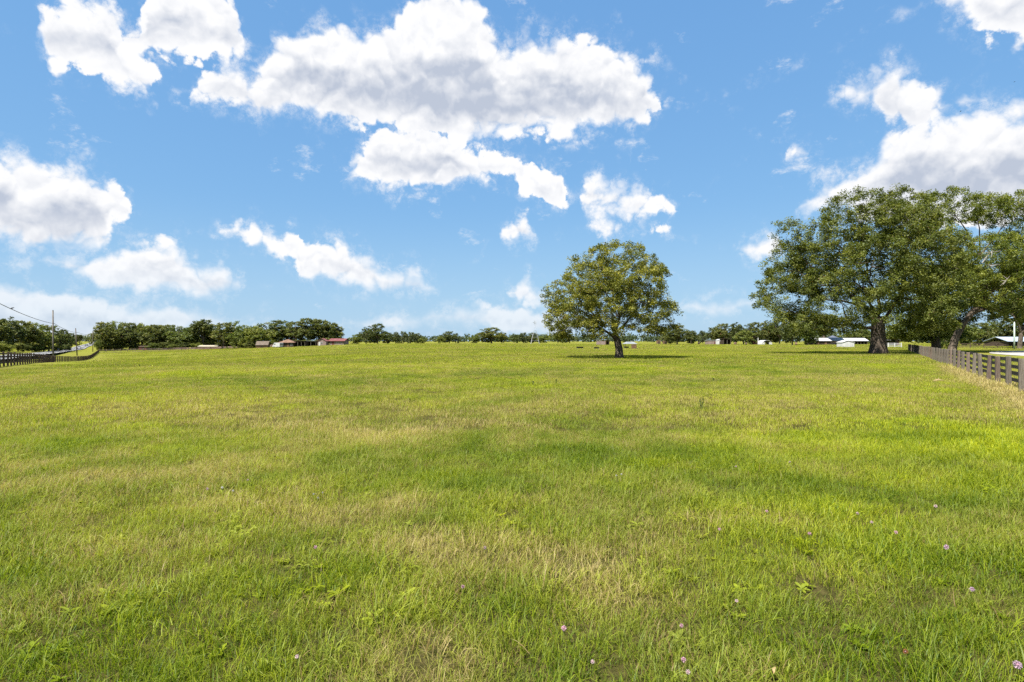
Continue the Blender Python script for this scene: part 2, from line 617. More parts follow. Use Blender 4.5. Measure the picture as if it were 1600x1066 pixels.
M['asphalt'] = surf_mat('pale worn asphalt', (0.105, 0.105, 0.108), (0.145, 0.145, 0.146), 0.8, 0.9, 6, 0.0, 0.2, dirt=(0.13, 0.13, 0.13))
M['drive'] = surf_mat('limerock drive', (0.24, 0.225, 0.20), (0.34, 0.325, 0.29), 0.6, 0.95, 6, 0.0, 0.1)
M['line'] = surf_mat('road paint', (0.55, 0.55, 0.52), (0.7, 0.7, 0.66), 2, 0.8)
M['white'] = surf_mat('white paint', (0.42, 0.42, 0.41), (0.54, 0.54, 0.53), 1.2, 0.6, 5, 0.0, 0.3)
M['white_roof'] = surf_mat('white roof sheet', (0.44, 0.44, 0.44), (0.56, 0.56, 0.56), 0.8, 0.5, 5, 0.0, 0.4)
M['cream'] = surf_mat('cream sheet', (0.24, 0.215, 0.16), (0.32, 0.29, 0.22), 0.8, 0.7)
M['grey_roof'] = surf_mat('grey metal roof', (0.15, 0.165, 0.175), (0.24, 0.25, 0.265), 0.9, 0.45, 5, 0.0, 0.5)
M['blue_roof'] = surf_mat('pale blue metal roof', (0.27, 0.32, 0.38), (0.37, 0.42, 0.47), 0.9, 0.45, 5, 0.0, 0.5)
M['red_roof'] = surf_mat('faded red roof', (0.105, 0.030, 0.028), (0.165, 0.060, 0.055), 1.0, 0.6)
M['rust_roof'] = surf_mat('rusty roof', (0.10, 0.055, 0.034), (0.18, 0.11, 0.072), 0.9, 0.8)
M['tan_roof'] = surf_mat('tan roof', (0.085, 0.064, 0.047), (0.135, 0.105, 0.08), 0.9, 0.85)
M['pink_wall'] = surf_mat('faded pink wall', (0.16, 0.115, 0.10), (0.23, 0.175, 0.155), 0.9, 0.9)
M['red_wall'] = surf_mat('dull red wall', (0.085, 0.026, 0.022), (0.13, 0.048, 0.038), 0.9, 0.9)
M['dark_wood'] = surf_mat('dark stained planks', (0.035, 0.026, 0.020), (0.075, 0.056, 0.040), 2.0, 0.9, 5, 0.0, 0.1, (1, 1, 3))
M['brown_wood'] = surf_mat('brown planks', (0.10, 0.058, 0.034), (0.18, 0.115, 0.072), 2.0, 0.9, 5, 0.0, 0.1, (1, 1, 3))
M['grey_wall'] = surf_mat('grey block wall', (0.26, 0.25, 0.24), (0.36, 0.35, 0.33), 1.0, 0.9)
M['black'] = surf_mat('black rubber', (0.012, 0.012, 0.012), (0.03, 0.03, 0.03), 3, 0.7)
M['navy_roof'] = surf_mat('dark slate roof', (0.05, 0.06, 0.085), (0.09, 0.10, 0.13), 1.5, 0.7)
M['galv'] = surf_mat('galvanised steel', (0.24, 0.245, 0.25), (0.34, 0.345, 0.35), 2, 0.45, 4, 0.0, 0.5, metallic=0.3)
M['glass'] = surf_mat('dark glass', (0.02, 0.025, 0.03), (0.04, 0.05, 0.06), 2, 0.1, 3, 0.0, 0.7)
M['car_blue'] = surf_mat('dark blue car paint', (0.015, 0.025, 0.09), (0.02, 0.035, 0.12), 1, 0.25, 2, 0.0, 0.6)
M['car_white'] = surf_mat('white car paint', (0.42, 0.42, 0.42), (0.48, 0.48, 0.48), 1, 0.25, 2, 0.0, 0.6)
M['car_grey'] = surf_mat('silver car paint', (0.22, 0.23, 0.24), (0.28, 0.29, 0.30), 1, 0.25, 2, 0.0, 0.6)
M['car_black'] = surf_mat('black car paint', (0.012, 0.012, 0.014), (0.02, 0.02, 0.022), 1, 0.2, 2, 0.0, 0.6)
M['lamp_red'] = surf_mat('red lamp glass', (0.30, 0.01, 0.01), (0.36, 0.02, 0.02), 1, 0.2)
M['lamp_white'] = surf_mat('clear lamp glass', (0.7, 0.7, 0.7), (0.8, 0.8, 0.8), 1, 0.2)
M['bird'] = surf_mat('black feathers', (0.012, 0.012, 0.014), (0.03, 0.03, 0.032), 8, 0.7)
M['pale_green_pole'] = surf_mat('pale green pole', (0.30, 0.38, 0.31), (0.42, 0.48, 0.42), 3, 0.8)

# ------------------------------------------------------------------ terrain
ROAD = [(-20, 100, -1.7), (40, 150, -2.2), (75, 210, -2.8), (100, 280, -3.3), (120, 350, -3.4), (133, 450, -2.35), (142, 600, -1.7), (148, 850, -0.7), (150, 1300, 0.24)]
ROADXY = [(pxx(p, d), d, z) for p, d, z in ROAD]
ROADXY = [(-52.0, 40.0, -0.9), (-35.0, 5.0, -0.4), (-18, -40, 0.0)][::-1] + ROADXY
cp = [(x, y, z) for x, y, z in ROADXY]
def dense(pts, n):
    pts = np.array(pts, float)
    t = np.concatenate([[0], np.cumsum(np.hypot(np.diff(pts[:, 0]), np.diff(pts[:, 1])))])
    tt = np.linspace(0, t[-1], n)
    return [tuple(np.interp(tt, t, pts[:, i])[k] for i in range(3)) for k in range(n)]


LEFT_LINE = [(-30, 29.5, -0.2), (-40, 44, -0.37), (-62, 73, -1.13), (-86, 107, -2.3), (-107, 140, -3.25), (-122, 163, -3.8), (-137, 185, -4.0), (-165, 226, -3.9), (-196, 270, -3.46)]
cp = dense(ROADXY[:8], 26) + [(x, y, z) for x, y, z in ROADXY[8:]]
cp += dense(LEFT_LINE, 20)
cp += [(x + 8.5, y + 4.0, z - 0.12) for x, y, z in dense(LEFT_LINE[1:], 14)]
cp += [
       (pxx(200, 285), 285, -3.3), (pxx(270, 298), 298, -3.0), (pxx(340, 300), 300, -2.5), (pxx(430, 280), 280, -1.2),
       (pxx(250, 340), 340, -3.0), (pxx(350, 360), 360, -2.2), (pxx(450, 330), 330, -0.9),
       (-178, 200, -1.7), (-150, 150, -1.5), (-240, 250, -1.9), (-300, 320, -1.8), (-380, 330, -1.0), (-120, 100, -1.2),
       (-400, 700, -1.2), (-300, 700, -1.0), (-300, 500, -1.9), (-700, 700, 0.5), (-500, 200, 0), (-200, -100, 0), (-70, -60, 0)]
for xx, yy in [(0, 0), (10, 0), (-10, 0), (0, 10), (0, 25), (15, 25), (-15, 20), (20, 10), (30, 45), (-15, 40), (10, 60), (40, 75), (70, 100), (-20, 80), (20, 110), (-30, 130), (60, 160),
               (-40, 200), (20, 200), (90, 220), (120, 110), (0, 280), (-70, 260), (100, 320), (-60, 400), (60, 450), (220, 300), (200, 150), (-150, 600), (100, 700), (400, 600), (400, 200),
               (0, -60), (60, -60), (150, 0), (300, -200), (-300, -300), (0, 1200), (800, 900), (1500, 300), (-1500, 1500), (1500, 2000), (0, 2500), (-2500, 500), (0, -1500), (-1500, -1200), (1500, -1200),
               (4000, 4000), (-4000, 4000), (4000, -4000), (-4000, -4000), (0, 4500)]:
    cp.append((xx, yy, 0.0))
CP = np.array(cp, float)
_d = np.sqrt(((CP[:, None, :2] - CP[None, :, :2]) ** 2).sum(-1) + 64.0)
_w = np.linalg.solve(_d + np.eye(len(CP)) * 0.5, CP[:, 2])


def zt(x, y):
    """terrain height"""
    x = np.asarray(x, float)
    y = np.asarray(y, float)
    sh = x.shape
    X, Y = x.ravel(), y.ravel()
    out = np.empty(len(X))
    for i in range(0, len(X), 20000):
        dd = np.sqrt((X[i:i + 20000, None] - CP[None, :, 0]) ** 2 + (Y[i:i + 20000, None] - CP[None, :, 1]) ** 2 + 64.0)
        out[i:i + 20000] = dd @ _w
    out = out.reshape(sh)
    r = np.hypot(x, y)
    out = out * (1 - sstep(2600, 3600, r))
    out = out + (fbm(x * 0.25, y * 0.25, 3, 3.0) - 0.5) * 0.10 * sstep(1.0, 6.0, r)
    return out if out.shape else float(out)


def Z(x, y):
    return float(zt(np.array([x]), np.array([y]))[0])


# right fence line
RF0, RFD = np.array([17.46, 20.0]), np.array([0.547, 0.837])
RFN = np.array([RFD[1], -RFD[0]])


# ------------------------------------------------------------------ where the pasture is dry, lush or bare
def patch(x, y, cx, cy, rx, ry):
    return np.exp(-(((x - cx) / rx) ** 2 + ((y - cy) / ry) ** 2))


SAND = [(pxx(892, 112), 112, 2.2, 3.0), (pxx(970, 116), 116, 3.0, 3.0), (pxx(1003, 190), 190, 3.5, 6.0), (pxx(1050, 200), 200, 7.0, 6.0), (pxx(1160, 225), 232, 18.0, 6.0),
        (pxx(1090, 235), 235, 12.0, 6.0), (pxx(1255, 200), 205, 14.0, 6.0), (pxx(1040, 37), 37.5, 0.5, 0.5), (pxx(460, 62), 62, 1.5, 1.2)]


def ground_state(x, y):
    x = np.asarray(x, float)
    y = np.asarray(y, float)
    d = np.hypot(x, y)
    big = fbm(x * 0.085, y * 0.085, 3, 11.0)
    mid = fbm(x * 0.42, y * 0.42, 3, 5.0)
    sm = fbm(x * 1.7, y * 1.7, 3, 21.0)
    dry = 0.25 + 0.11 * sstep(6, 14, d) + (big - 0.5) * 0.34 + (mid - 0.5) * 0.55 + (sm - 0.5) * 0.80
    dry += 0.62 * patch(x, y, -0.75, 4.7, 0.62, 0.42) + 0.60 * patch(x, y, 0.45, 4.25, 0.65, 0.36) + 0.55 * patch(x, y, -0.45, 2.95, 0.42, 0.28) + 0.4 * patch(x, y, 1.0, 3.75, 0.5, 0.2) + 0.35 * patch(x, y, -1.6, 5.6, 0.8, 0.4)
    dry += 0.42 * patch(x, y, -5.6, 7.4, 2.2, 1.5) + 0.30 * patch(x, y, -3.0, 10.8, 2.6, 1.4) + 0.22 * patch(x, y, 3.6, 9.6, 1.6, 0.8) + 0.15 * patch(x, y, -7, 14, 4, 3)
    dry -= 0.45 * patch(x, y, 7.5, 9.5, 3.0, 2.6) + 0.22 * patch(x, y, -1.6, 3.4, 1.5, 0.9) + 0.22 * patch(x, y, 2.4, 3.2, 1.6, 0.8) + 0.2 * patch(x, y, -2.0, 7.3, 1.8, 1.0) + 0.2 * patch(x, y, 1.6, 8.6, 2.5, 1.4)
    # sprayed strip along the right hand fence
    fx, fy = x - RF0[0], y - RF0[1]
    t = fx * RFD[0] + fy * RFD[1]
    n = fx * RFN[0] + fy * RFN[1]
    strip = np.exp(-((n + 0.30) / 0.42) ** 2) * sstep(30, 8, t)
    dry = np.clip(dry + 1.2 * strip, 0, 1)
    lush = 0.45 + (fbm(x * 0.13, y * 0.13, 3, 31.0) - 0.5) * 1.5 + (fbm(x * 0.9, y * 0.9, 3, 41.0) - 0.5) * 1.3
    lush += 0.5 * patch(x, y, 7.5, 9.5, 3.2, 2.8) - 0.38 * sstep(5.5, 2.5, d) - 0.2 * patch(x, y, -3.0, 3.2, 1.6, 1.2)
    lush = np.clip(lush, 0, 1)
    sand = np.zeros_like(x)
    for cx, cy, rx, ry in SAND:
        sand = np.maximum(sand, patch(x, y, cx, cy, rx, ry))
    sand = np.clip(sstep(0.35, 0.7, sand + (sm - 0.5) * 0.5), 0, 1)
    # bare trodden strip in front of the far cross fence
    return dry, lush, sand


def under_oak(x, y):
    return np.zeros_like(np.asarray(x, float))


# ------------------------------------------------------------------ ground sheet
def build_ground():
    s = np.linspace(-1, 1, 331)
    k = 7.2
    ax = np.sinh(s * k) / np.sinh(k) * 6000
    s2 = np.linspace(-0.86, 1, 331)
    ay = 6.0 + np.sinh(s2 * k) / np.sinh(k) * 6000
    X, Y = np.meshgrid(ax, ay)
    Zv = zt(X, Y)
    nx, ny = len(ax), len(ay)
    V = np.stack([X.ravel(), Y.ravel(), Zv.ravel()], 1)
    i = np.arange(nx - 1)[None, :] + np.arange(ny - 1)[:, None] * nx
    Q = np.stack([i, i + 1, i + 1 + nx, i + nx], -1).reshape(-1, 4)
    dry, lush, sand = ground_state(V[:, 0], V[:, 1])
    m, g = new_mat('pasture soil and thatch')
    geo = g.new('ShaderNodeNewGeometry')
    P = geo.outputs['Position']
    n1 = g.noise(P, 0.9, 8, 0.65)
    n2 = g.noise(P, 14, 5, 0.65)
    n3 = g.noise(P, 0.05, 5, 0.6)
    dr = g.attr('dry')
    lu = g.attr('lush')
    sa = g.attr('sand')
    green = g.mix(lu, (0.150, 0.160, 0.020), (0.160, 0.190, 0.014))
    green = g.mix(g.smooth(n2, 0.35, 0.7), g.mix(1.0, green, (0.72, 0.76, 0.7), 'MULTIPLY'), green)
    straw = g.mix(g.smooth(n2, 0.3, 0.7), (0.13, 0.10, 0.042), (0.23, 0.19, 0.085))
    col = g.mix(g.math('ADD', g.math('MULTIPLY', dr, 0.75), g.math('MULTIPLY', g.math('SUBTRACT', n1, 0.5), 0.5), clamp=True), green, straw)
    col = g.mix(g.smooth(n3, 0.4, 0.65, 0.0, 0.35), col, (0.15, 0.135, 0.03))
    col = g.mix(sa, col, g.mix(g.smooth(n2, 0.3, 0.7), (0.40, 0.31, 0.21), (0.55, 0.45, 0.33)))
    # brown thatch, darkened in colour for the shade between tufts, fading out with distance
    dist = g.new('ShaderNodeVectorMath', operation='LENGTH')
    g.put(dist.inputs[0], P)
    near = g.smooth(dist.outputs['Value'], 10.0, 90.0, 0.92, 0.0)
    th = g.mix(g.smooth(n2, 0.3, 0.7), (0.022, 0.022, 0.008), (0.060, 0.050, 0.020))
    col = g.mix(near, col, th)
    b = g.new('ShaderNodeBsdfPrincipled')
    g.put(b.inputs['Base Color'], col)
    b.inputs['Roughness'].default_value = 1.0
    b.inputs['Specular IOR Level'].default_value = 0.0
    bp = g.new('ShaderNodeBump')
    bp.inputs['Distance'].default_value = 0.05
    bp.inputs['Strength'].default_value = 0.6
    g.put(bp.inputs['Height'], n2)
    g.l.new(bp.outputs[0], b.inputs['Normal'])
    o = g.new('ShaderNodeOutputMaterial')
    g.l.new(b.outputs[0], o.inputs[0])
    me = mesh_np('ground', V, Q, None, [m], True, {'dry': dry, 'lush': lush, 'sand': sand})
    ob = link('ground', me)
    tag(ob, kind='structure')


build_ground()


# ------------------------------------------------------------------ road strips
def ribbon(pts, w, zoff, name, mat, parent=None, n=90, side=0.0):
    pts = np.array(pts, float)
    t = np.concatenate([[0], np.cumsum(np.hypot(np.diff(pts[:, 0]), np.diff(pts[:, 1])))])
    tt = np.linspace(0, t[-1], n)
    # smooth the centre line
    P = np.stack([np.interp(tt, t, pts[:, 0]), np.interp(tt, t, pts[:, 1])], 1)
    for _ in range(6):
        P[1:-1] = 0.25 * P[:-2] + 0.5 * P[1:-1] + 0.25 * P[2:]
    T = np.gradient(P, axis=0)
    T /= np.linalg.norm(T, axis=1)[:, None]
    N = np.stack([T[:, 1], -T[:, 0]], 1)
    C = P + N * side
    L, R = C - N * w / 2, C + N * w / 2
    zc = zt(P[:, 0], P[:, 1]) + zoff
    V = np.concatenate([np.column_stack([L, zc]), np.column_stack([R, zc])])
    i = np.arange(n - 1)
    Q = np.stack([i, i + n, i + n + 1, i + 1], 1)
    me = mesh_np(name, V, Q, None, [mat], True)
    return link(name, me, parent), P, zc


road, RP, RZ = ribbon([(p[0], p[1]) for p in ROADXY], 7.6, 0.34, 'road', M['asphalt'], n=160)
tag(road, kind='structure')
for sd in (-0.12, 0.12, -3.5, 3.5):
    ln, _, _ = ribbon([(p[0], p[1]) for p in ROADXY], 0.14, 0.346, 'painted_line', M['line'], road, 160, sd)
drv, DP, DZ = ribbon([(40, 20), (52, 45), (66, 74), (82, 92), (130, 105), (220, 120)], 6.5, 0.05, 'driveway', M['drive'], n=80)
tag(drv, kind='structure')
drv2, _, _ = ribbon([(pxx(150, 262), 262), (pxx(250, 292), 292), (pxx(340, 297), 297), (pxx(420, 280), 280)], 4.0, 0.06, 'sandy_track', M['tan_roof'], n=60)
tag(drv2, kind='structure')


# ------------------------------------------------------------------ pasture grass: tufts of real blades, scattered
def grass_mat():
    m, g = new_mat('pasture grass blades')
    dry = g.attr('dry', 'INSTANCER')
    lush = g.attr('lush', 'INSTANCER')
    bv = g.attr('bv')
    bt = g.attr('bt')
    rnd = g.attr('rnd', 'INSTANCER')
    green = g.mix(lush, (0.112, 0.162, 0.007), (0.290, 0.330, 0.010))
    green = g.mix(g.smooth(bv, 0.1, 0.9), g.mix(1.0, green, (0.50, 0.66, 0.75), 'MULTIPLY'), g.mix(1.0, green, (1.45, 1.32, 1.1), 'MULTIPLY'))
    green = g.mix(g.smooth(bt, 0.55, 1.0, 0.0, 0.35), green, (0.28, 0.24, 0.05))
    straw = g.mix(g.math('MULTIPLY', bv, 1.4, clamp=True), (0.20, 0.142, 0.048), (0.52, 0.435, 0.185))
    k = g.math('ADD', g.math('MULTIPLY', bv, 0.75), g.math('MULTIPLY', rnd, 0.25))
    isd = g.math('LESS_THAN', k, g.math('MULTIPLY_ADD', dry, 0.92, -0.02))
    olive = g.mix(g.math('MULTIPLY', dry, 1.0, clamp=True), green, g.mix(lush, (0.330, 0.332, 0.066), (0.365, 0.372, 0.054)))
    col = g.mix(isd, olive, straw)
    col = g.mix(1.0, col, g.mix(rnd, (0.86, 0.86, 0.86), (1.14, 1.14, 1.14)), 'MULTIPLY')
    leaf_shader(g, col, 0.42, 0.010, 0.5)
    return m


GM = grass_mat()


def tuft(name, r, nb, l0, l1, w0, w1, lean0, lean1, segs, seed, curl=0.5, flat=0.0, droop=0.6):
    """a patch of separate grass blades of radius r"""
    q = np.random.default_rng(seed)
    a = q.random(nb) * 2 * math.pi
    rad = np.sqrt(q.random(nb)) * r
    root = np.stack([np.cos(a) * rad, np.sin(a) * rad, np.zeros(nb)], 1)
    L = q.uniform(l0, l1, nb) * (0.6 + 0.4 * q.random(nb))
    W = q.uniform(w0, w1, nb)
    lean = np.radians(q.uniform(lean0, lean1, nb))
    az = q.random(nb) * 2 * math.pi
    V, T, bv, bt = [], [], [], []
    hd = np.stack([np.cos(az), np.sin(az)], 1)
    sd = np.stack([-np.sin(az), np.cos(az)], 1)
    tw = q.normal(0, 0.6, nb)
    val = q.random(nb)
    pos = root.copy()
    th = lean * 0.35
    base = 0
    rows = []
    for s in range(segs + 1):
        t = s / segs
        w = W * (1 - t) ** 0.7 if s < segs else W * 0
        sx = sd * np.cos(tw * t)[:, None]
        side = np.column_stack([sx * w[:, None] / 2, np.sin(tw * t) * w / 2])
        if s < segs:
            rows.append((pos - side, pos + side))
        else:
            rows.append((pos,))
        th = lean * (0.35 + 0.65 * t) + droop * t * t * (0.5 + val)
        step = L / segs
        pos = pos + np.column_stack([hd * (np.sin(th) * step)[:, None], np.cos(th) * step])
        pos[:, 2] = np.maximum(pos[:, 2], 0.004 + 0.01 * val)
    vid = []
    off = 0
    for k, row in enumerate(rows):
        ids = []
        for arr in row:
            V.append(arr)
            bv.append(val)
            bt.append(np.full(nb, k / segs))
            ids.append(off + np.arange(nb))
            off += nb
        vid.append(ids)
    quads, tris = [], []
    for k in range(segs):
        if k < segs - 1:
            quads.append(np.stack([vid[k][0], vid[k][1], vid[k + 1][1], vid[k + 1][0]], 1))
        else:
            tris.append(np.stack([vid[k][0], vid[k][1], vid[k + 1][0]], 1))
    me = mesh_np(name, np.concatenate(V), np.concatenate(quads) if quads else None, np.concatenate(tris), [GM], False,
                 {'bv': np.concatenate(bv), 'bt': np.concatenate(bt)})
    return bpy.data.objects.new(name, me)


def fern_tuft(name, seed):
    """low creeping plant with feathery leaflets"""
    q = np.random.default_rng(seed)
    V, Qs, bv, bt = [], [], [], []
    for f in range(16):
        a = q.random() * 6.283
        h = np.array([math.cos(a), math.sin(a)])
        s = np.array([-h[1], h[0]])
        L = q.uniform(0.04, 0.075)
        b = q.normal(0, 0.06, 2)
        val = q.random()
        z0 = q.uniform(0.01, 0.05)
        for i in range(9):
            t = (i + 1) / 9
            c = b + h * L * t
            z = z0 + 0.02 * math.sin(t * 2.6)
            for sg in (-1, 1):
                ll, ww = 0.010, 0.0022
                p0 = np.array([*c, z])
                p1 = np.array([*(c + s * sg * ll), z + 0.004])
                o = np.array([*(h * ww), 0])
                k = len(V)
                V += [p0 - o, p1 - o, p1 + o, p0 + o]
                Qs.append((k, k + 1, k + 2, k + 3))
                bv += [0.60 + 0.12 * val] * 4
                bt += [0.3] * 4
    me = mesh_np(name, np.array(V), np.array(Qs), None, [GM], False, {'bv': np.array(bv), 'bt': np.array(bt)})
    return bpy.data.objects.new(name, me)


def rosette(name, seed):
    """flat weed with a few broad leaves"""
    q = np.random.default_rng(seed)
    V, Qs, bv, bt = [], [], [], []
    n = 9
    for f in range(n):
        a = f / n * 6.283 + q.normal(0, 0.3)
        h = np.array([math.cos(a), math.sin(a), 0])
        s_ = np.array([-h[1], h[0], 0])
        L = q.uniform(0.035, 0.075)
        W = L * q.uniform(0.26, 0.42)
        val = 0.58 + 0.2 * q.random()
        rise = q.uniform(0.2, 0.9)
        k = len(V)
        for t, w in ((0.05, 0.15), (0.35, 0.85), (0.65, 1.0), (0.9, 0.55), (1.0, 0.05)):
            c = h * L * t + np.array([0, 0, 0.015 + L * rise * (t - 0.55 * t * t)])
            V += [c - s_ * W * w * 0.5 + np.array([0, 0, 0.004]), c, c + s_ * W * w * 0.5 + np.array([0, 0, 0.004])]
            bv += [val] * 3
            bt += [0.2] * 3
        for i in range(4):
            o = k + i * 3
            Qs += [(o, o + 1, o + 4, o + 3), (o + 1, o + 2, o + 5, o + 4)]
    me = mesh_np(name, np.array(V), np.array(Qs), None, [GM], False, {'bv': np.array(bv), 'bt': np.array(bt)})
    return bpy.data.objects.new(name, me)


def scatter(name, label, protos, pts, idx, scl, tilt=0.12, seed=1):
    """one object: its points carry the tufts"""
    q = np.random.default_rng(seed)
    n = len(pts)
    pc = bpy.data.collections.new(name + ' tufts')
    for k, p in enumerate(protos):
        p.name = '%02d_tuft' % k
        pc.objects.link(p)
    dry, lush, sand = ground_state(pts[:, 0], pts[:, 1])
    keep = sand < 0.35 + 0.3 * q.random(n)
    pts, idx, scl, dry, lush = pts[keep], idx[keep], scl[keep], dry[keep], lush[keep]
    n = len(pts)
    rot = np.stack([q.normal(0, tilt, n), q.normal(0, tilt, n), q.random(n) * 6.283], 1)
    me = mesh_np(name, pts, None, None, (), False,
                 {'dry': dry, 'lush': lush, 'rnd': q.random(n), 'rot': rot, 'scl': scl.astype(float), 'pick': idx.astype(np.int32)})
    ob = link(name, me)
    tag(ob, label, 'grass', kind='stuff')
    ng = bpy.data.node_groups.new(name, 'GeometryNodeTree')
    ng.interface.new_socket('Geometry', in_out='INPUT', socket_type='NodeSocketGeometry')
    ng.interface.new_socket('Geometry', in_out='OUTPUT', socket_type='NodeSocketGeometry')
    N, Lk = ng.nodes, ng.links
    gi, go = N.new('NodeGroupInput'), N.new('NodeGroupOutput')
    ip = N.new('GeometryNodeInstanceOnPoints')
    ci = N.new('GeometryNodeCollectionInfo')
    ci.inputs['Collection'].default_value = pc
    ci.inputs['Separate Children'].default_value = True
    ci.inputs['Reset Children'].default_value = True
    ip.inputs['Pick Instance'].default_value = True

    def na(nm, ty):
        a = N.new('GeometryNodeInputNamedAttribute')
        a.data_type = ty
        a.inputs['Name'].default_value = nm
        return a.outputs['Attribute']
    er = N.new('FunctionNodeEulerToRotation')
    Lk.new(na('rot', 'FLOAT_VECTOR'), er.inputs[0])
    Lk.new(gi.outputs[0], ip.inputs['Points'])
    Lk.new(ci.outputs[0], ip.inputs['Instance'])
    Lk.new(na('pick', 'INT'), ip.inputs['Instance Index'])
    Lk.new(er.outputs[0], ip.inputs['Rotation'])
    Lk.new(na('scl', 'FLOAT'), ip.inputs['Scale'])
    Lk.new(ip.outputs[0], go.inputs[0])
    md = ob.modifiers.new('scatter', 'NODES')
    md.node_group = ng
    return ob


def field_points(d0, d1, per_m2, margin, q, fade=False):
    """random points on the pasture between two distances ahead"""
    w = d1 * 0.93 + margin
    n = int(per_m2 * (d1 - d0) * 2 * w)
    x = q.uniform(-w, w, n)
    y = q.uniform(d0, d1, n)
    k = np.abs(x) < y * 0.93 + margin
    x, y = x[k], y[k]
    return x, y


def on_pasture(x, y):
    fx, fy = x - RF0[0], y - RF0[1]
    n = fx * RFN[0] + fy * RFN[1]
    # left: fence line; right: keep the drive free
    rd = np.full(len(x), 1e9)
    for P, lim in ((RP, 7.0), (DP, 4.0)):
        for i in range(0, len(P), 2):
            rd = np.minimum(rd, np.hypot(x - P[i, 0], y - P[i, 1]) - lim - (np.hypot(*(P[min(i + 2, len(P) - 1)] - P[i])) * 0.5))
    return rd > 0


q = np.random.default_rng(12)
# near: up to 10 m
pn = [tuft('t', 0.11, 40, 0.06, 0.15, 0.0032, 0.0062, 15, 95, 3, 1, droop=0.9),
      tuft('t', 0.13, 34, 0.08, 0.20, 0.0036, 0.0072, 25, 100, 3, 2, droop=1.0),
      tuft('t', 0.12, 60, 0.04, 0.10, 0.0026, 0.0048, 20, 100, 3, 3, droop=0.8),
      tuft('t', 0.15, 34, 0.10, 0.24, 0.0018, 0.0038, 60, 105, 3, 4, droop=0.8),
      tuft('t', 0.08, 14, 0.14, 0.28, 0.0042, 0.0080, 15, 80, 4, 5, droop=1.4),
      tuft('t', 0.10, 8, 0.18, 0.34, 0.0016, 0.0026, 5, 60, 4, 6, droop=0.5),
      fern_tuft('t', 7), fern_tuft('t', 8), rosette('t', 9)]
x, y = field_points(1.5, 10.5, 210, 1.5, q)
dr, lu, sa = ground_state(x, y)
dens = 0.62 + 0.38 * fbm(x * 2.3, y * 2.3, 3, 77.0) * 1.4 - 0.25 * np.clip(dr - 0.6, 0, 1)
kp = q.random(len(x)) < dens
x, y, dr = x[kp], y[kp], dr[kp]
u = q.random(len(x))
clump = fbm(x * 1.1, y * 1.1, 3, 55.0)
idx = np.select([u < 0.26, u < 0.44, u < 0.68, u < 0.84 + 0.06 * dr, u < 0.90 + 0.04 * (clump > 0.52), u < 0.955], [0, 1, 2, 3, 4, 5], 6)
idx = np.where((idx == 6) & (q.random(len(x)) < 0.5), 7, idx)
fern = (fbm(x * 0.8, y * 0.8, 2, 91.0) > 0.56) & (q.random(len(x)) < 0.22)
idx = np.where((idx >= 6) & ~fern, 2, idx)
idx = np.where((idx == 2) & (q.random(len(x)) < 0.10 * (fbm(x * 0.6, y * 0.6, 2, 17.0) > 0.5)), 8, idx)
idx = np.where((idx >= 6) & (dr > 0.42), 2, idx)
idx = np.where((dr > 0.6) & (idx < 2) & (q.random(len(x)) < 0.6), 3, idx)
sc = q.uniform(0.62, 1.12, len(x)) * (0.72 + 0.6 * clump) * (1.05 - 0.40 * np.clip(dr - 0.35, 0, 1))
P3 = np.stack([x, y, zt(x, y)], 1)
scatter('near_grass', 'rough green pasture grass in the foreground with dry straw patches', pn, P3, idx, sc, 0.15, 3)

# middle: 10 to 40 m
pm = [tuft('t', 0.30, 110, 0.05, 0.13, 0.0045, 0.009, 20, 85, 2, 11, droop=0.8),
      tuft('t', 0.30, 100, 0.06, 0.16, 0.0045, 0.008, 30, 90, 2, 12, droop=0.9),
      tuft('t', 0.32, 90, 0.07, 0.16, 0.0040, 0.008, 50, 100, 2, 13, droop=0.8),
      tuft('t', 0.25, 24, 0.14, 0.24, 0.0040, 0.007, 8, 55, 2, 14)]
x, y = field_points(9.5, 42, 27, 3, q)
kp = on_pasture(x, y)
x, y = x[kp], y[kp]
kp = q.random(len(x)) < np.clip(1.25 - y / 70, 0.5, 1)
x, y = x[kp], y[kp]
u = q.random(len(x))
cl = fbm(x * 0.5, y * 0.5, 3, 56.0)
idx = np.select([u < 0.42, u < 0.72, u < 0.93 - 0.10 * (cl > 0.55)], [0, 1, 2], 3)
sc = q.uniform(0.65, 1.15, len(x)) * (0.62 + 0.75 * cl)
fn = (x - RF0[0]) * RFN[0] + (y - RF0[1]) * RFN[1]
sc = sc * (1 + 0.9 * np.exp(-(fn / 0.4) ** 2))
scatter('mid_grass', 'olive green pasture grass stretching across the middle of the field', pm, np.stack([x, y, zt(x, y)], 1), idx, sc, 0.12, 4)

# far: 40 to 330 m
pf = [tuft('t', 1.1, 130, 0.08, 0.16, 0.022, 0.040, 25, 75, 1, 21, droop=0),
      tuft('t', 1.1, 120, 0.08, 0.18, 0.020, 0.036, 35, 85, 1, 22, droop=0),
      tuft('t', 3.2, 150, 0.12, 0.22, 0.06, 0.12, 25, 75, 1, 23, droop=0),
      tuft('t', 3.2, 150, 0.10, 0.20, 0.06, 0.11, 35, 85, 1, 24, droop=0)]
x, y = field_points(40, 125, 1.35, 8, q)
idx = q.integers(0, 2, len(x))
x2, y2 = field_points(120, 330, 0.13, 10, q)
i2 = q.integers(2, 4, len(x2))
x, y, idx = np.concatenate([x, x2]), np.concatenate([y, y2]), np.concatenate([idx, i2])
kp = on_pasture(x, y)
x, y, idx = x[kp], y[kp], idx[kp]
sc = q.uniform(0.7, 1.15, len(x)) * (0.65 + 0.7 * fbm(x * 0.12, y * 0.12, 3, 57.0))
scatter('far_grass', 'sunlit yellow green grass of the far pasture up to the trees', pf, np.stack([x, y, zt(x, y)], 1), idx, sc, 0.03, 5)


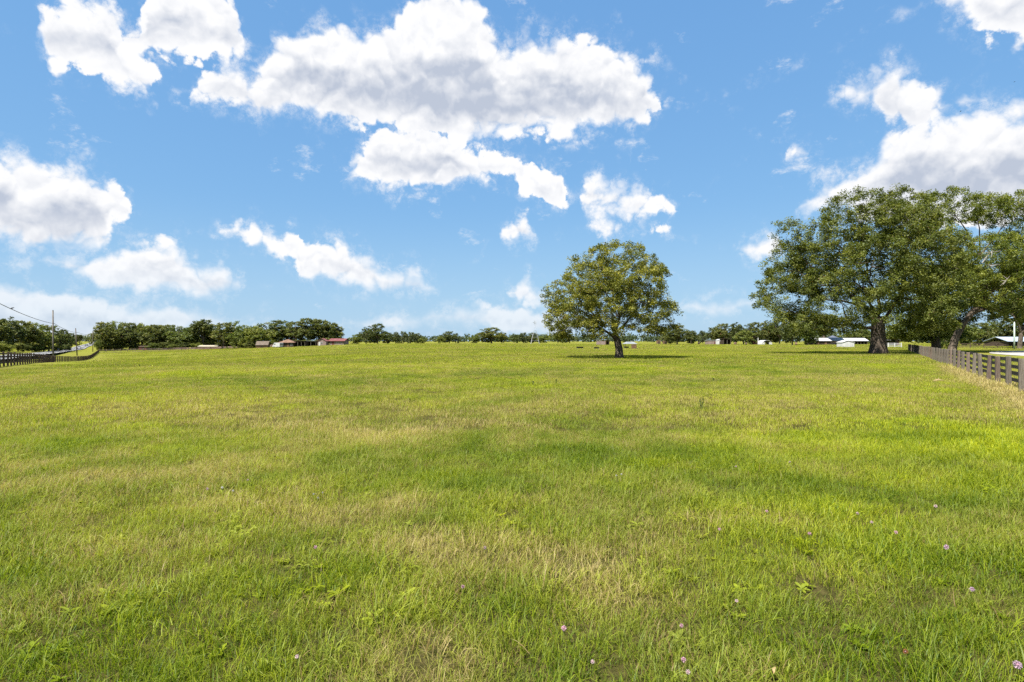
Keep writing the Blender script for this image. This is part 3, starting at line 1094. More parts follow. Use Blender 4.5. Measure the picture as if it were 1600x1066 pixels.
# ------------------------------------------------------------------ board fences
def fence(name, label, line, post_every, H, post_sz, board_h, offsets, post_mats, board_mat, side=1.0, post_top=0.03, group=None, sag=0.02, rail_bays=2):
    """posts along a polyline with boards nailed behind them; every post and every board is a part"""
    root = empty(name, (line[0][0], line[0][1], Z(*line[0])))
    tag(root, label, 'fence', group)
    bx, by, bz = root.location
    pts = np.array(line, float)
    t = np.concatenate([[0], np.cumsum(np.hypot(np.diff(pts[:, 0]), np.diff(pts[:, 1])))])
    n = int(t[-1] / post_every)
    tt = np.arange(n + 1) * post_every
    X, Y = np.interp(tt, t, pts[:, 0]), np.interp(tt, t, pts[:, 1])
    Zs = zt(X, Y)
    pm = []
    for k in range(3):
        for m in post_mats:
            b = MB().box((0, 0, H / 2 - 0.15), (post_sz, post_sz, H + 0.3 + 0.05 * (k - 1)), 0, taper=0.93)
            pm.append(b.mesh('post', m, bevel=post_sz * 0.07))
    r = random.Random(len(name) + n)
    for i in range(n + 1):
        o = link('post', r.choice(pm), root)
        a = math.atan2(Y[min(i + 1, n)] - Y[max(i - 1, 0)], X[min(i + 1, n)] - X[max(i - 1, 0)])
        o.location = (X[i] - bx, Y[i] - by, Zs[i] - bz)
        o.rotation_euler = (r.gauss(0, 0.028), r.gauss(0, 0.028), a + r.gauss(0, 0.07))
    rail = MB().box((0.5, 0, 0), (1.0, 0.028, board_h)).mesh('rail', board_mat)
    for i in range(0, n, rail_bays):
        j = min(i + rail_bays, n)
        dx, dy, dz = X[j] - X[i], Y[j] - Y[i], Zs[j] - Zs[i]
        L = math.sqrt(dx * dx + dy * dy + dz * dz)
        a = math.atan2(dy, dx)
        nx, ny = -math.sin(a) * side, math.cos(a) * side
        off = post_sz / 2 + 0.016
        for h in offsets:
            o = link('rail', rail, root)
            hh = h + r.gauss(0, sag * 0.4)
            o.location = (X[i] + nx * off - bx, Y[i] + ny * off - by, Zs[i] + hh - bz)
            o.rotation_euler = (0, -math.asin(dz / L) + r.gauss(0, sag / L), a)
            o.scale = (L * 1.003, 1, r.uniform(0.92, 1.06))
    return root


RFA = RF0 - RFD * 6.9
RFB = RF0 + RFD * 97.0
fence('board_fence', 'weathered grey post fence with black boards running under the big oaks', [tuple(RFA), tuple(RFB)], 2.3, 1.14, 0.155, 0.125,
      (0.36, 0.59, 0.82, 1.04), [M['post'], M['post'], M['post_rust']], M['board'], side=-1.0)
fence('board_fence', 'dark brown four board fence dipping beside the road', [(-30, 29.5), (-40, 44), (-86, 107), (-107, 140), (-137, 185), (-196, 270)], 2.55, 1.22, 0.14, 0.13,
      (0.30, 0.56, 0.82, 1.08), [M['board_brown']], M['board_brown'], side=1.0)
fence('rail_fence', 'faded reddish rail fence along the foot of the woods', [(-196, 270), (pxx(200, 283), 283), (pxx(270, 296), 296), (pxx(340, 300), 300), (pxx(430, 278), 278)], 3.4, 1.25, 0.16, 0.16,
      (0.40, 0.75, 1.10), [M['rail_pink']], M['rail_pink'])
fence('rail_fence', 'dark rail fence across the far side of the driveway', [(pxx(1495, 128), 128), (pxx(1560, 126), 126), (pxx(1640, 122), 122)], 2.6, 1.2, 0.15, 0.14,
      (0.35, 0.70, 1.05), [M['board_brown']], M['board_brown'])
fence('rail_fence', 'pale rail fence behind the big oak trunk', [(pxx(1378, 150), 150), (pxx(1418, 140), 140)], 2.6, 1.25, 0.14, 0.14,
      (0.35, 0.72, 1.08), [M['white']], M['white'])


# ------------------------------------------------------------------ trees
def unit(v):
    return v / (np.linalg.norm(v, axis=-1, keepdims=True) + 1e-9)


def colonize(q, nodes, parent, A, step, kill, iters):
    """grow twigs from the limbs towards the leaf clumps"""
    nodes = [np.array(p, float) for p in nodes]
    parent = list(parent)
    Nn = np.array(nodes)
    D = ((A[:, None] - Nn[None]) ** 2).sum(-1)
    near = D.argmin(1)
    nd = D.min(1)
    alive = np.ones(len(A), bool)
    for it in range(iters):
        act = np.where(alive)[0]
        if len(act) == 0:
            break
        Nn = np.array(nodes)
        dirs = unit(A[act] - Nn[near[act]])
        acc = np.zeros_like(Nn)
        np.add.at(acc, near[act], dirs)
        cnt = np.bincount(near[act], minlength=len(Nn))
        gi = np.where(cnt > 0)[0]
        nd_dir = unit(unit(acc[gi]) + q.normal(0, 0.16, (len(gi), 3)))
        newp = Nn[gi] + nd_dir * step
        s = len(nodes)
        nodes += list(newp)
        parent += list(gi)
        D = ((A[act][:, None] - newp[None]) ** 2).sum(-1)
        m = D.min(1)
        am = D.argmin(1)
        better = m < nd[act]
        # attractors that no longer come closer die
        near[act[better]] = s + am[better]
        nd[act[better]] = m[better]
        alive[act[~better]] = False
        alive[nd < kill * kill] = False
    return np.array(nodes), np.array(parent)


def tree_meshes(seed, trunk, limbs, A, base_r, step=0.5, kill=0.45, tip=0.018, leaf_n=30, leaf_l=0.22, clump=0.45, bark='bark', leafm='oak', flare=0.35, ridges=5,
                sides=14, iters=40, flat=0.75, limb_k=1.0, min_r=0.0):
    """trunk: list of points (base upward); limbs: list of (start index on the trunk, points)."""
    q = np.random.default_rng(seed)
    nodes = [np.array(p, float) for p in trunk]
    parent = [-1] + list(range(len(trunk) - 1))
    for si, pts in limbs:
        prev = si
        for p in pts:
            nodes.append(np.array(p, float))
            parent.append(prev)
            prev = len(nodes) - 1
    ntr = len(trunk)
    Nn, Pp = colonize(q, nodes, parent, A, step, kill, iters)
    n = len(Nn)
    # pipe model: exponent chosen so that the trunk gets its measured girth
    kids = np.bincount(Pp[1:], minlength=n)

    def radii(e):
        s = np.zeros(n)
        s[kids == 0] = tip ** e
        for i in range(n - 1, 0, -1):
            s[i] = max(s[i], tip ** e)
            s[Pp[i]] += s[i]
        return s ** (1 / e)
    lo, hi = 1.6, 4.0
    for _ in range(18):
        mid = (lo + hi) / 2
        if radii(mid)[0] > base_r:
            lo = mid
        else:
            hi = mid
    R = radii((lo + hi) / 2)
    c0 = ntr
    for si, pts in limbs:
        for j in range(len(pts)):
            t = (j + 1) / len(pts)
            R[c0 + j] = max(R[c0 + j], base_r * ((0.50 - 0.26 * t) if si < ntr else (0.24 - 0.17 * t)) * limb_k)
        c0 += len(pts)
    V, Qf = [], []
    # limbs and twigs
    off = 0
    for i in range(ntr, n):
        p = Pp[i]
        r0, r1 = min(R[p], R[i] * 1.35), R[i]
        if r1 < min_r:
            continue
        k = 8 if r1 > 0.14 else (5 if r1 > 0.05 else 3)
        a, b = Nn[p], Nn[i]
        t = b - a
        L = np.linalg.norm(t)
        if L < 1e-6:
            continue
        t = t / L
        u_ = np.cross(t, [0.31, 0.22, 0.92])
        u_ /= np.linalg.norm(u_) + 1e-9
        w_ = np.cross(t, u_)
        th = np.arange(k) * 2 * math.pi / k
        ring = np.cos(th)[:, None] * u_ + np.sin(th)[:, None] * w_
        V.append(a - t * r0 * 0.3 + ring * r0)
        V.append(b + t * r1 * 0.2 + ring * r1)
        j = np.arange(k)
        Qf.append(np.stack([off + j, off + (j + 1) % k, off + k + (j + 1) % k, off + k + j], 1))
        off += 2 * k
    # the trunk itself: one continuous fluted tube with spreading roots
    tp = np.array(trunk, float)
    tt = np.concatenate([[0], np.cumsum(np.linalg.norm(np.diff(tp, axis=0), axis=1))])
    m = 18
    ts = (np.linspace(0, 1, m) ** 1.4) * tt[-1]
    C = np.stack([np.interp(ts, tt, tp[:, i]) for i in range(3)], 1)
    tr = np.interp(ts, tt, [max(R[i], base_r * (0.90 - 0.14 * i / max(1, ntr - 1))) for i in range(ntr)])
    tr = np.minimum(tr, base_r * 1.05)
    th = np.arange(sides) * 2 * math.pi / sides
    ph = q.random(4) * 6.283
    rings = []
    for i in range(m):
        h = ts[i]
        fl = flare * math.exp(-h / (base_r * 0.9)) * (0.55 + 0.75 * np.clip(np.cos(ridges * th + ph[0]) + 0.4 * np.cos(3 * th + ph[1]), -0.3, 1.4))
        rg = 0.07 * np.cos(ridges * th + ph[0] + 0.2 * h) + 0.05 * np.cos(7 * th + ph[2] + 0.5 * h) + 0.04 * np.sin(2 * th + h)
        rr = tr[i] * (1 + fl + rg)
        rings.append(np.stack([C[i, 0] + np.cos(th) * rr, C[i, 1] + np.sin(th) * rr, np.full(sides, C[i, 2] - (0.25 if i == 0 else 0))], 1))
    V += rings
    j = np.arange(sides)
    for i in range(m - 1):
        Qf.append(np.stack([off + i * sides + j, off + i * sides + (j + 1) % sides, off + (i + 1) * sides + (j + 1) % sides, off + (i + 1) * sides + j], 1))
    tm = mesh_np('trunk', np.concatenate(V), np.concatenate(Qf), None, [M[bark]], True)
    # leaves: sprays of small folded blades round every clump
    nA = len(A)
    cnt = q.poisson(leaf_n, nA)
    ci = np.repeat(np.arange(nA), cnt)
    N = len(ci)
    d = q.normal(0, 1, (N, 3))
    d = unit(d) * (q.random(N) ** 0.45)[:, None] * clump
    d[:, 2] *= flat
    csz = q.uniform(0.65, 1.25, nA)[ci][:, None]
    pos = A[ci] + d * csz
    ax = unit(q.normal(0, 1, (N, 3)) * np.array([1, 1, 0.55]) + d * 0.9 + np.array([0, 0, -0.1]))
    nr = unit(np.cross(ax, q.normal(0, 1, (N, 3))) + np.array([0, 0, 0.55]))
    sdv = unit(np.cross(nr, ax))
    nr = np.cross(ax, sdv)
    L = leaf_l * q.uniform(0.55, 1.25, N)[:, None]
    W = L * q.uniform(0.42, 0.62, N)[:, None]
    v0 = pos - ax * L * 0.5
    v1 = pos + sdv * W * 0.5 + nr * W * 0.16 + ax * L * 0.05
    v2 = pos + ax * L * 0.5 - nr * L * 0.10
    v3 = pos - sdv * W * 0.5 + nr * W * 0.16 + ax * L * 0.05
    LV = np.stack([v0, v1, v2, v3], 1).reshape(-1, 3)
    LQ = np.arange(N * 4).reshape(-1, 4)
    lv = np.clip(q.random(nA)[ci] * 0.70 + q.random(N) * 0.30, 0, 1)
    lv = np.where(q.random(N) < 0.012, 0.99, np.minimum(lv, 0.94))
    cm = mesh_np('crown', LV, LQ, None, [M[leafm]], False, {'lv': np.repeat(lv, 4)})
    return tm, cm


def lobe_points(q, lobes, n, shell=0.55, gap=0.0, gs=0.45, seed=0.0):
    """points inside a union of ellipsoids, thicker towards their skins, with gaps"""
    out = []
    vol = np.array([l[3] * l[4] * l[5] for l in lobes], float) ** 0.8
    vol /= vol.sum()
    LB = np.array(lobes, float)
    while sum(len(o) for o in out) < n:
        k = q.choice(len(lobes), 4000, p=vol)
        v = unit(q.normal(0, 1, (4000, 3)))
        r = q.random(4000) ** (1 / 3)
        r = np.where(q.random(4000) < shell, 1 - (1 - r) * 0.45, r)
        p = LB[k, :3] + v * r[:, None] * LB[k, 3:6]
        # keep the skins of the union rather than of buried lobes
        e = (((p[:, None] - LB[None, :, :3]) / LB[None, :, 3:6]) ** 2).sum(-1).min(1)
        keep = q.random(4000) < np.clip(0.25 + e * 0.9, 0, 1)
        if gap > 0:
            g1 = fbm(p[:, 0] * gs + seed, p[:, 2] * gs * 1.3 + p[:, 1] * 0.31, 2, 5 + seed) * 0.6 + fbm(p[:, 1] * gs + 7, p[:, 2] * gs * 1.3 + p[:, 0] * 0.27, 2, 8 + seed) * 0.4
            keep &= g1 > gap
        out.append(p[keep])
    return np.concatenate(out)[:n]


def curve_to(a, b, q, n=5, bend=0.5, up=0.3):
    """a bowed limb from a to b (without a)"""
    a, b = np.array(a, float), np.array(b, float)
    L = np.linalg.norm(b - a)
    side = q.normal(0, bend * 0.18 * L, 3)
    out = []
    for i in range(1, n + 1):
        t = i / n
        p = a + (b - a) * t + side * math.sin(math.pi * t) + np.array([0, 0, up * L * 0.3 * math.sin(math.pi * t)]) + q.normal(0, 0.025 * L, 3) * (t < 1)
        out.append(p)
    return out


def forked(trunk, tips, q, k=5, n1=4, n2=4, top=None):
    """a few heavy main limbs leave the trunk and fork towards the tips"""
    T = np.array(tips, float)
    c = T[q.permutation(len(T))[:k]].copy()
    o = np.array(trunk[-1], float)
    U = unit(T - o)
    c = U[q.permutation(len(T))[:k]]
    for _ in range(8):
        a = (U @ c.T).argmax(1)
        for j in range(k):
            if (a == j).any():
                c[j] = unit(U[a == j].mean(0))
    spec = []
    nt = len(trunk)
    for j in range(k):
        mem = np.where(a == j)[0]
        if not len(mem):
            continue
        si = nt - 1 - (j % 3 == 2)
        dist = np.linalg.norm(T[mem] - o, axis=1).mean()
        fork = np.array(trunk[si]) + (c[j] + np.array([0, 0, 0.12])) * dist * 0.42
        spec.append((si, curve_to(trunk[si], fork, q, n1, 0.5, 0.15), [T[i] for i in mem]))
    limbs = []
    cnt = nt
    for si, pts, tps in spec:
        limbs.append((si, pts))
        cnt += len(pts)
        end = cnt - 1
        for t in tps:
            p = curve_to(pts[-1], t, q, n2, 0.6, 0.1)
            limbs.append((end, p))
            cnt += len(p)
    return limbs


def place_tree(name, label, tm, cm, loc, rz=0.0, scale=(1, 1, 1), group=None, cat='tree'):
    r = empty(name, loc, rz)
    r.scale = scale
    tag(r, label, cat, group)
    link('trunk', tm, r)
    link('crown', cm, r)
    return r


# --- the lone oak in the middle of the field
def lone_oak():
    q = np.random.default_rng(31)
    d = 57.0
    s = d / F
    bx = pxx(968, d)
    L = lambda px, py, y, rx, rz, ry: ((px - 968) * s, y, (561 - py) * s, rx * s, ry, rz * s)
    lobes = [L(925, 430, 0, 46, 38, 3.0), L(980, 418, 0.3, 50, 36, 3.2), L(1012, 440, 0, 32, 34, 2.6), L(893, 462, 0, 40, 30, 2.6), L(880, 500, 0.2, 30, 24, 2.2), L(905, 515, 0.5, 36, 18, 2.2),
             L(1018, 490, 0, 36, 24, 2.4), L(1038, 488, -0.6, 18, 18, 1.6), L(950, 490, -3.2, 48, 26, 2.4), L(900, 490, -2.8, 34, 24, 2.0), L(1000, 480, -3.0, 38, 26, 2.2),
             L(930, 455, -3.4, 46, 30, 2.2), L(985, 450, -3.4, 42, 30, 2.2), L(955, 405, -1.6, 36, 22, 2.2), L(950, 470, 3.6, 60, 36, 2.6), L(1000, 470, 3.4, 42, 34, 2.4), L(905, 480, 3.2, 42, 34, 2.2),
             L(955, 425, 2.6, 46, 28, 2.4), L(872, 515, 0, 22, 14, 1.6), L(925, 516, -2.2, 36, 13, 2.0), L(985, 510, -2.6, 34, 13, 2.0), L(1025, 508, -0.4, 26, 14, 1.8), L(862, 478, 0, 16, 18, 1.5), L(992, 388, 0.3, 13, 10, 1.2), L(935, 395, 0, 13, 9, 1.2), L(1042, 432, 0, 11, 13, 1.0), L(852, 462, 0, 9, 9, 0.9), L(1052, 496, 0, 12, 10, 1.0), L(905, 415, 0.4, 12, 9, 1.1), L(938, 523, -2.6, 34, 9, 1.8), L(898, 524, -0.5, 30, 9, 1.6), L(1000, 519, -1.8, 32, 9, 1.8), L(960, 512, -4.0, 26, 12, 1.4), L(1040, 512, 0.5, 20, 10, 1.4)]
    A = lobe_points(q, lobes, 1420, 0.72, 0.40, 0.75, 2.0)
    trunk = [(0, 0, 0), (-0.04, 0, 0.9), (-0.2, 0, 1.7), (-0.48, 0.05, 2.5)]
    tips = [(925, 432, 0), (980, 420, 0.2), (1012, 445, 0), (893, 465, 0), (885, 503, 0), (1020, 492, 0), (950, 485, -3), (1000, 478, -2.6), (900, 488, -2.5), (955, 465, 3.4), (1000, 470, 3), (905, 478, 3), (955, 415, -1)]
    limbs = forked(trunk, [((px - 968) * s, yy, (561 - py) * s) for px, py, yy in tips], q, 5)
    tm, cm = tree_meshes(5, trunk, limbs, A, 0.42, 0.42, 0.4, 0.014, 62, 0.18, 0.46, 'bark', 'oak', 0.35, 5, limb_k=0.8)
    place_tree('oak_tree', 'round crowned lone oak standing in the middle of the open field', tm, cm, (bx, d, Z(bx, d)))


lone_oak()


# --- the great oak and its neighbours along the right hand fence
def great_oak():
    q = np.random.default_rng(41)
    d = 76.0
    s = d / F
    bx = pxx(1372, d)
    L = lambda px, py, y, rx, rz, ry: ((px - 1372) * s, y, (555 - py) * s, rx * s, ry, rz * s)
    lobes = [L(1345, 345, 0, 60, 48, 5.0), L(1400, 340, 0, 60, 44, 5.0), L(1290, 385, 0, 52, 45, 4.6), L(1245, 420, 0, 42, 42, 4.0), L(1228, 372, 0, 18, 16, 2.0), L(1203, 478, 0, 27, 30, 3.0), L(1195, 505, 0, 18, 14, 2.0), L(1208, 415, 0, 16, 14, 1.8), L(1232, 360, 0.5, 24, 14, 2.0), L(1240, 480, 0, 42, 30, 3.6),
             L(1285, 470, -4, 50, 38, 4.0), L(1330, 430, -6, 60, 46, 4.0), L(1390, 420, -6, 55, 50, 4.0), L(1420, 470, -4, 45, 34, 4.0), L(1300, 500, -2, 45, 18, 3.4), L(1255, 512, 0, 42, 16, 3.4),
             L(1345, 480, -5, 40, 26, 3.0), L(1440, 400, -2, 45, 45, 4.4), L(1340, 410, 6, 70, 60, 4.4), L(1400, 410, 6, 60, 60, 4.4), L(1260, 450, 4, 50, 50, 4.0), L(1370, 370, -4, 55, 40, 3.6), L(1430, 340, 1, 40, 34, 4.0), L(1192, 492, 0, 22, 22, 2.4), L(1230, 505, -1.5, 40, 14, 3.0), L(1215, 445, 0.5, 26, 26, 2.6), L(1430, 505, -3, 36, 18, 3.0), L(1395, 480, -5, 34, 22, 3.0), L(1355, 492, -7, 30, 14, 2.4), L(1400, 498, -7, 26, 14, 2.4), L(1375, 478, -7.5, 30, 16, 2.4), L(1330, 500, -6, 28, 12, 2.4), L(1420, 512, -5.5, 22, 12, 2.2), L(1290, 512, -3, 34, 12, 2.6)]
    A = lobe_points(q, lobes, 2550, 0.82, 0.455, 0.55, 4.0)
    trunk = [(0, 0, 0), (0.02, 0, 1.6), (-0.05, 0, 3.2), (0.0, 0, 5.0)]
    tips = [(1340, 345, 0), (1400, 345, 0), (1290, 385, 0), (1245, 425, 0), (1210, 480, 0), (1240, 485, 0), (1285, 475, -4), (1330, 430, -6), (1390, 420, -5.5), (1420, 470, -4), (1300, 497, -2), (1255, 505, 0),
            (1440, 400, -2), (1340, 410, 6), (1400, 410, 6), (1265, 450, 4), (1430, 345, 1), (1228, 375, 0)]
    limbs = forked(trunk, [((px - 1372) * s, yy, (555 - py) * s) for px, py, yy in tips], q, 6, 5, 5)
    tm, cm = tree_meshes(6, trunk, limbs, A, 0.95, 0.62, 0.6, 0.02, 66, 0.25, 0.70, 'bark', 'oak', 0.48, 6, 20, iters=45, limb_k=0.55)
    place_tree('oak_tree', 'huge spreading oak with a thick flared trunk at the right of the field', tm, cm, (bx, d, Z(bx, d)))


def right_oaks():
    # leaning oak whose crown fills the right edge
    q = np.random.default_rng(51)
    d = 86.0
    s = d / F
    b0 = 1487
    bx = pxx(b0, d)
    L = lambda px, py, y, rx, rz, ry: ((px - b0) * s, y, (551 - py) * s, rx * s, ry, rz * s)
    lobes = [L(1500, 318, 2, 46, 28, 4.0), L(1545, 322, 2, 45, 22, 4.0), L(1590, 330, 2, 40, 22, 4.0), L(1640, 350, 0, 50, 40, 5.0), L(1460, 330, 2, 40, 26, 4.0), L(1590, 365, 0, 36, 14, 3.0), L(1560, 420, -3, 50, 36, 4.6),
             L(1510, 410, -5, 50, 36, 4.4), L(1600, 450, -2, 45, 36, 4.6), L(1540, 465, -5, 48, 30, 4.0), L(1490, 450, -6, 44, 34, 4.0), L(1640, 430, 0, 50, 50, 5.0), L(1575, 490, -1, 40, 14, 3.4), L(1620, 495, 0, 40, 12, 3.4),
             L(1520, 440, 4, 60, 40, 4.0), L(1590, 410, 5, 50, 40, 4.0), L(1500, 415, -6, 40, 26, 3.4), L(1545, 405, -6, 40, 24, 3.4), L(1600, 315, 0, 40, 16, 3.6), L(1470, 400, -5, 34, 26, 3.4)]
    A = lobe_points(q, lobes, 2000, 0.78, 0.41, 0.46, 9.0)
    trunk = [(0, 0, 0), (0.55, 0, 2.0), (1.5, 0, 4.0), (3.0, -0.2, 6.0), (4.3, -0.3, 7.6)]
    tips = [(1500, 320, 2), (1545, 325, 2), (1590, 332, 2), (1640, 350, 0), (1460, 335, 2), (1560, 420, -3), (1510, 415, -5), (1600, 450, -2), (1540, 465, -5), (1490, 450, -5), (1640, 430, 0), (1575, 487, -1), (1520, 440, 4), (1590, 410, 5)]
    limbs = forked(trunk, [((px - b0) * s, yy, (551 - py) * s) for px, py, yy in tips], q, 5, 5, 5)
    tm, cm = tree_meshes(7, trunk, limbs, A, 0.58, 0.62, 0.6, 0.02, 66, 0.25, 0.70, 'bark', 'oak_deep', 0.35, 5, 16, iters=45)
    r = place_tree('oak_tree', 'oak behind the fence with a pale trunk leaning right and a flat airy top', tm, cm, (bx, d, Z(bx, d)))
    # bare grey branches hanging in its crown
    for (p0, p1) in (((1452, 425), (1462, 408)), ((1465, 432), (1452, 428)), ((1530, 430), (1545, 420)), ((1535, 425), (1550, 445)), ((1545, 422), (1560, 432)), ((1535, 440), (1548, 452)), ((1478, 455), (1482, 444))):
        mb = MB()
        yy = -9.5 + random.uniform(-0.6, 0.6)
        a = np.array([(p0[0] - b0) * s, yy, (551 - p0[1]) * s])
        b = np.array([(p1[0] - b0) * s, yy - 0.6, (551 - p1[1]) * s])
        mid = (a + b) / 2 + q.normal(0, 0.15, 3)
        mb.tube([a, mid, b], [0.08, 0.05, 0.025], 5)
        for k in range(4):
            st = a + (b - a) * q.uniform(0.3, 0.9)
            mb.tube([st, st + q.normal(0, 0.55, 3)], [0.045, 0.015], 4)
        mb.build('dead_branch', M['bark_grey'], r)
    # dense dark oak between the two big ones
    q = np.random.default_rng(61)
    d = 92.0
    s = d / F
    b1 = 1463
    bx = pxx(b1, d)
    L = lambda px, py, y, rx, rz, ry: ((px - b1) * s, y, (549 - py) * s, rx * s, ry, rz * s)
    lobes = [L(1450, 400, 0, 48, 36, 4.6), L(1420, 450, 0, 40, 36, 4.4), L(1470, 450, -3, 46, 40, 4.4), L(1425, 500, 0, 36, 26, 4.0), L(1445, 515, 1, 36, 18, 3.6), L(1475, 505, 3, 34, 26, 3.6), L(1505, 470, 1, 36, 36, 4.0), L(1510, 515, 4, 30, 18, 3.4), L(1400, 510, 2, 22, 20, 3.0)]
    A = lobe_points(q, lobes, 1300, 0.65, 0.30, 0.3, 12.0)
    trunk = [(0, 0, 0), (-0.2, 0, 2.0), (-0.7, 0, 4.0), (-1.1, 0, 5.6)]
    limbs = [(3 if i % 3 else 2, curve_to(trunk[3 if i % 3 else 2], l[:3], q, 6, 0.5, 0.1)) for i, l in enumerate(lobes)]
    tm, cm = tree_meshes(8, trunk, limbs, A, 0.68, 0.65, 0.65, 0.02, 50, 0.29, 0.85, 'bark', 'oak_deep', 0.35, 5, 16)
    place_tree('oak_tree', 'dense dark oak between the huge oak and the leaning oak', tm, cm, (bx, d, Z(bx, d)))


great_oak()
right_oaks()

# --- woodland trees: six shapes, each tree its own object
VAR = []
for k, (H_, Rr, lm, gp, nA, opn) in enumerate([(12, 5.5, 'wood_a', 0.30, 300, 0), (13, 5.0, 'wood_a', 0.35, 270, 1), (11, 6.0, 'wood_b', 0.33, 300, 0), (14, 4.2, 'wood_a', 0.40, 170, 2), (10, 6.0, 'wood_b', 0.33, 270, 0), (12, 5.5, 'wood_far', 0.30, 260, 0)]):
    qq = np.random.default_rng(100 + k)
    low = [0.02, 0.10, 0.42][opn]
    lob = []
    for i in range(12):
        a = qq.random() * 6.283
        h = qq.uniform(low + 0.13, 0.82)
        rr = Rr * (1 - max(0, h - 0.5) * 1.1)
        r0 = rr * qq.uniform(0.35, 0.7)
        lob.append((math.cos(a) * r0, math.sin(a) * r0, h * H_, rr * qq.uniform(0.42, 0.6), rr * qq.uniform(0.42, 0.6), H_ * qq.uniform(0.13, 0.19)))
    lob.append((0, 0, H_ * 0.80, Rr * 0.5, Rr * 0.5, H_ * 0.19))
    A = lobe_points(qq, lob, nA, 0.7, gp, 0.35, k * 3.0)
    A[:, 2] = np.maximum(A[:, 2], H_ * low)
    trunk = [(0, 0, 0), (0.1, 0, H_ * 0.12), (0.15, 0.1, H_ * 0.25), (0.1, 0.1, H_ * 0.4)]
    limbs = [(2 if i % 2 else 3, curve_to(trunk[2 if i % 2 else 3], l[:3], qq, 4, 0.4, 0.1)) for i, l in enumerate(lob)]
    tm, cm = tree_meshes(200 + k, trunk, limbs, A, 0.34, 0.9, 0.8, 0.03, 22, 0.66, 0.80, 'bark', lm, 0.25, 5, 10, iters=20, min_r=0.035)
    co = np.empty(len(cm.vertices) * 3, np.float32)
    cm.vertices.foreach_get('co', co)
    co = co.reshape(-1, 3)
    VAR.append((tm, cm, np.percentile(co[:, 2], 99.7), np.percentile(np.abs(co[:, 0]), 98)))


def wood_tree(px, top, w, d, var, label, group, name='oak_tree', wide=1.0):
    """tree whose crown tops out at row `top` and is w pixels wide seen from the camera's place"""
    x = pxx(px, d)
    z0 = Z(x, d)
    h = (533 - top) / F * d + EYE - z0
    tm, cm, H_, R_ = VAR[var]
    sx = (w * wide / 2 / F * d) / R_
    sz = h / H_
    return place_tree(name, label, tm, cm, (x, d, z0), random.uniform(0, 6.28), (sx, sx, sz), group)


def row(items, fmt, group, name='oak_tree', wide=1.0):
    for i, it in enumerate(items):
        wood_tree(*it, fmt.format(ORD[i + 1]), group, name, wide)


row([(-14, 499, 34, 185, 0), (14, 497, 34, 205, 1), (36, 502, 32, 215, 0), (56, 506, 30, 228, 2), (76, 509, 28, 245, 0), (94, 514, 24, 268, 1), (108, 521, 18, 310, 0)],
    '{} tree from the left in the dark row beyond the road', 'trees beyond the road', wide=1.35)
wood_tree(124, 523, 9, 520, 3, 'small umbrella shaped pine on the hill beside the far road', 'trees on the hill', 'pine_tree')
row([(163, 504, 26, 296, 0), (180, 503, 30, 312, 2), (202, 505, 26, 305, 0), (222, 507, 30, 318, 4), (243, 508, 28, 312, 0), (262, 508, 30, 322, 0), (282, 511, 30, 315, 2), (300, 512, 26, 322, 4), (318, 500, 22, 318, 3), (334, 507, 26, 325, 0)],
    '{} tree from the left in the front row behind the reddish fence', 'woods behind the reddish fence', wide=1.35)
row([(172, 508, 30, 360, 5), (212, 509, 34, 365, 5), (252, 509, 34, 360, 5), (292, 512, 34, 368, 5), (326, 512, 34, 372, 5)],
    '{} tree from the left in the back row behind the reddish fence', 'woods behind the reddish fence', wide=1.35)
row([(350, 505, 28, 300, 0), (366, 503, 24, 310, 2), (382, 509, 30, 290, 2), (398, 511, 28, 284, 4), (418, 505, 30, 300, 2), (440, 501, 36, 305, 0), (462, 503, 32, 300, 0), (482, 498, 36, 305, 0), (502, 500, 34, 306, 0), (518, 506, 28, 308, 0)],
    '{} tree from the left in the grove sheltering the farm buildings', 'grove round the farm buildings', wide=1.35)
row([(556, 523, 20, 345, 2), (572, 512, 24, 330, 1), (590, 506, 30, 325, 0), (605, 520, 22, 340, 0)],
    '{} tree from the left in the clump right of the red roofed building', 'clump right of the red roof')
row([(618, 519, 16, 420, 5), (630, 518, 18, 430, 5), (642, 519, 18, 425, 5), (653, 521, 18, 430, 5), (661, 526, 12, 330, 2)],
    '{} tree from the left in the even low row at mid distance', 'even low row of trees')
row([(688, 526, 14, 420, 4), (702, 518, 22, 430, 0), (712, 521, 16, 440, 5), (742, 523, 16, 360, 2), (768, 512, 38, 370, 0), (784, 519, 18, 380, 1), (803, 522, 16, 400, 4), (818, 520, 20, 430, 5), (832, 520, 18, 440, 0), (850, 523, 18, 420, 2), (872, 520, 20, 410, 4), (890, 522, 20, 430, 0)],
    '{} tree from the left in the loose line left of the lone oak', 'loose line of trees at mid distance')
row([(1040, 519, 20, 300, 0), (1058, 506, 38, 262, 1), (1080, 517, 22, 300, 0)],
    '{} tree from the left in the clump just right of the lone oak', 'clump right of the lone oak')
row([(1098, 517, 18, 420, 5), (1114, 512, 24, 350, 0), (1130, 506, 28, 345, 0), (1150, 505, 30, 340, 1), (1162, 517, 30, 262, 4), (1178, 504, 30, 340, 0), (1198, 502, 30, 345, 1), (1218, 500, 30, 340, 0)],
    '{} tree from the left in the grove behind the low white sheds', 'grove behind the low white sheds')
row([(1238, 492, 34, 235, 1), (1260, 486, 40, 245, 2), (1286, 490, 40, 255, 3)],
    '{} tree from the left behind the hanging left side of the huge oak', 'trees behind the huge oak')
row([(1328, 517, 26, 330, 2), (1347, 514, 30, 330, 4), (1400, 512, 40, 200, 0)],
    '{} tree from the left in the low green row behind the huge trunk', 'low green row behind the huge trunk')
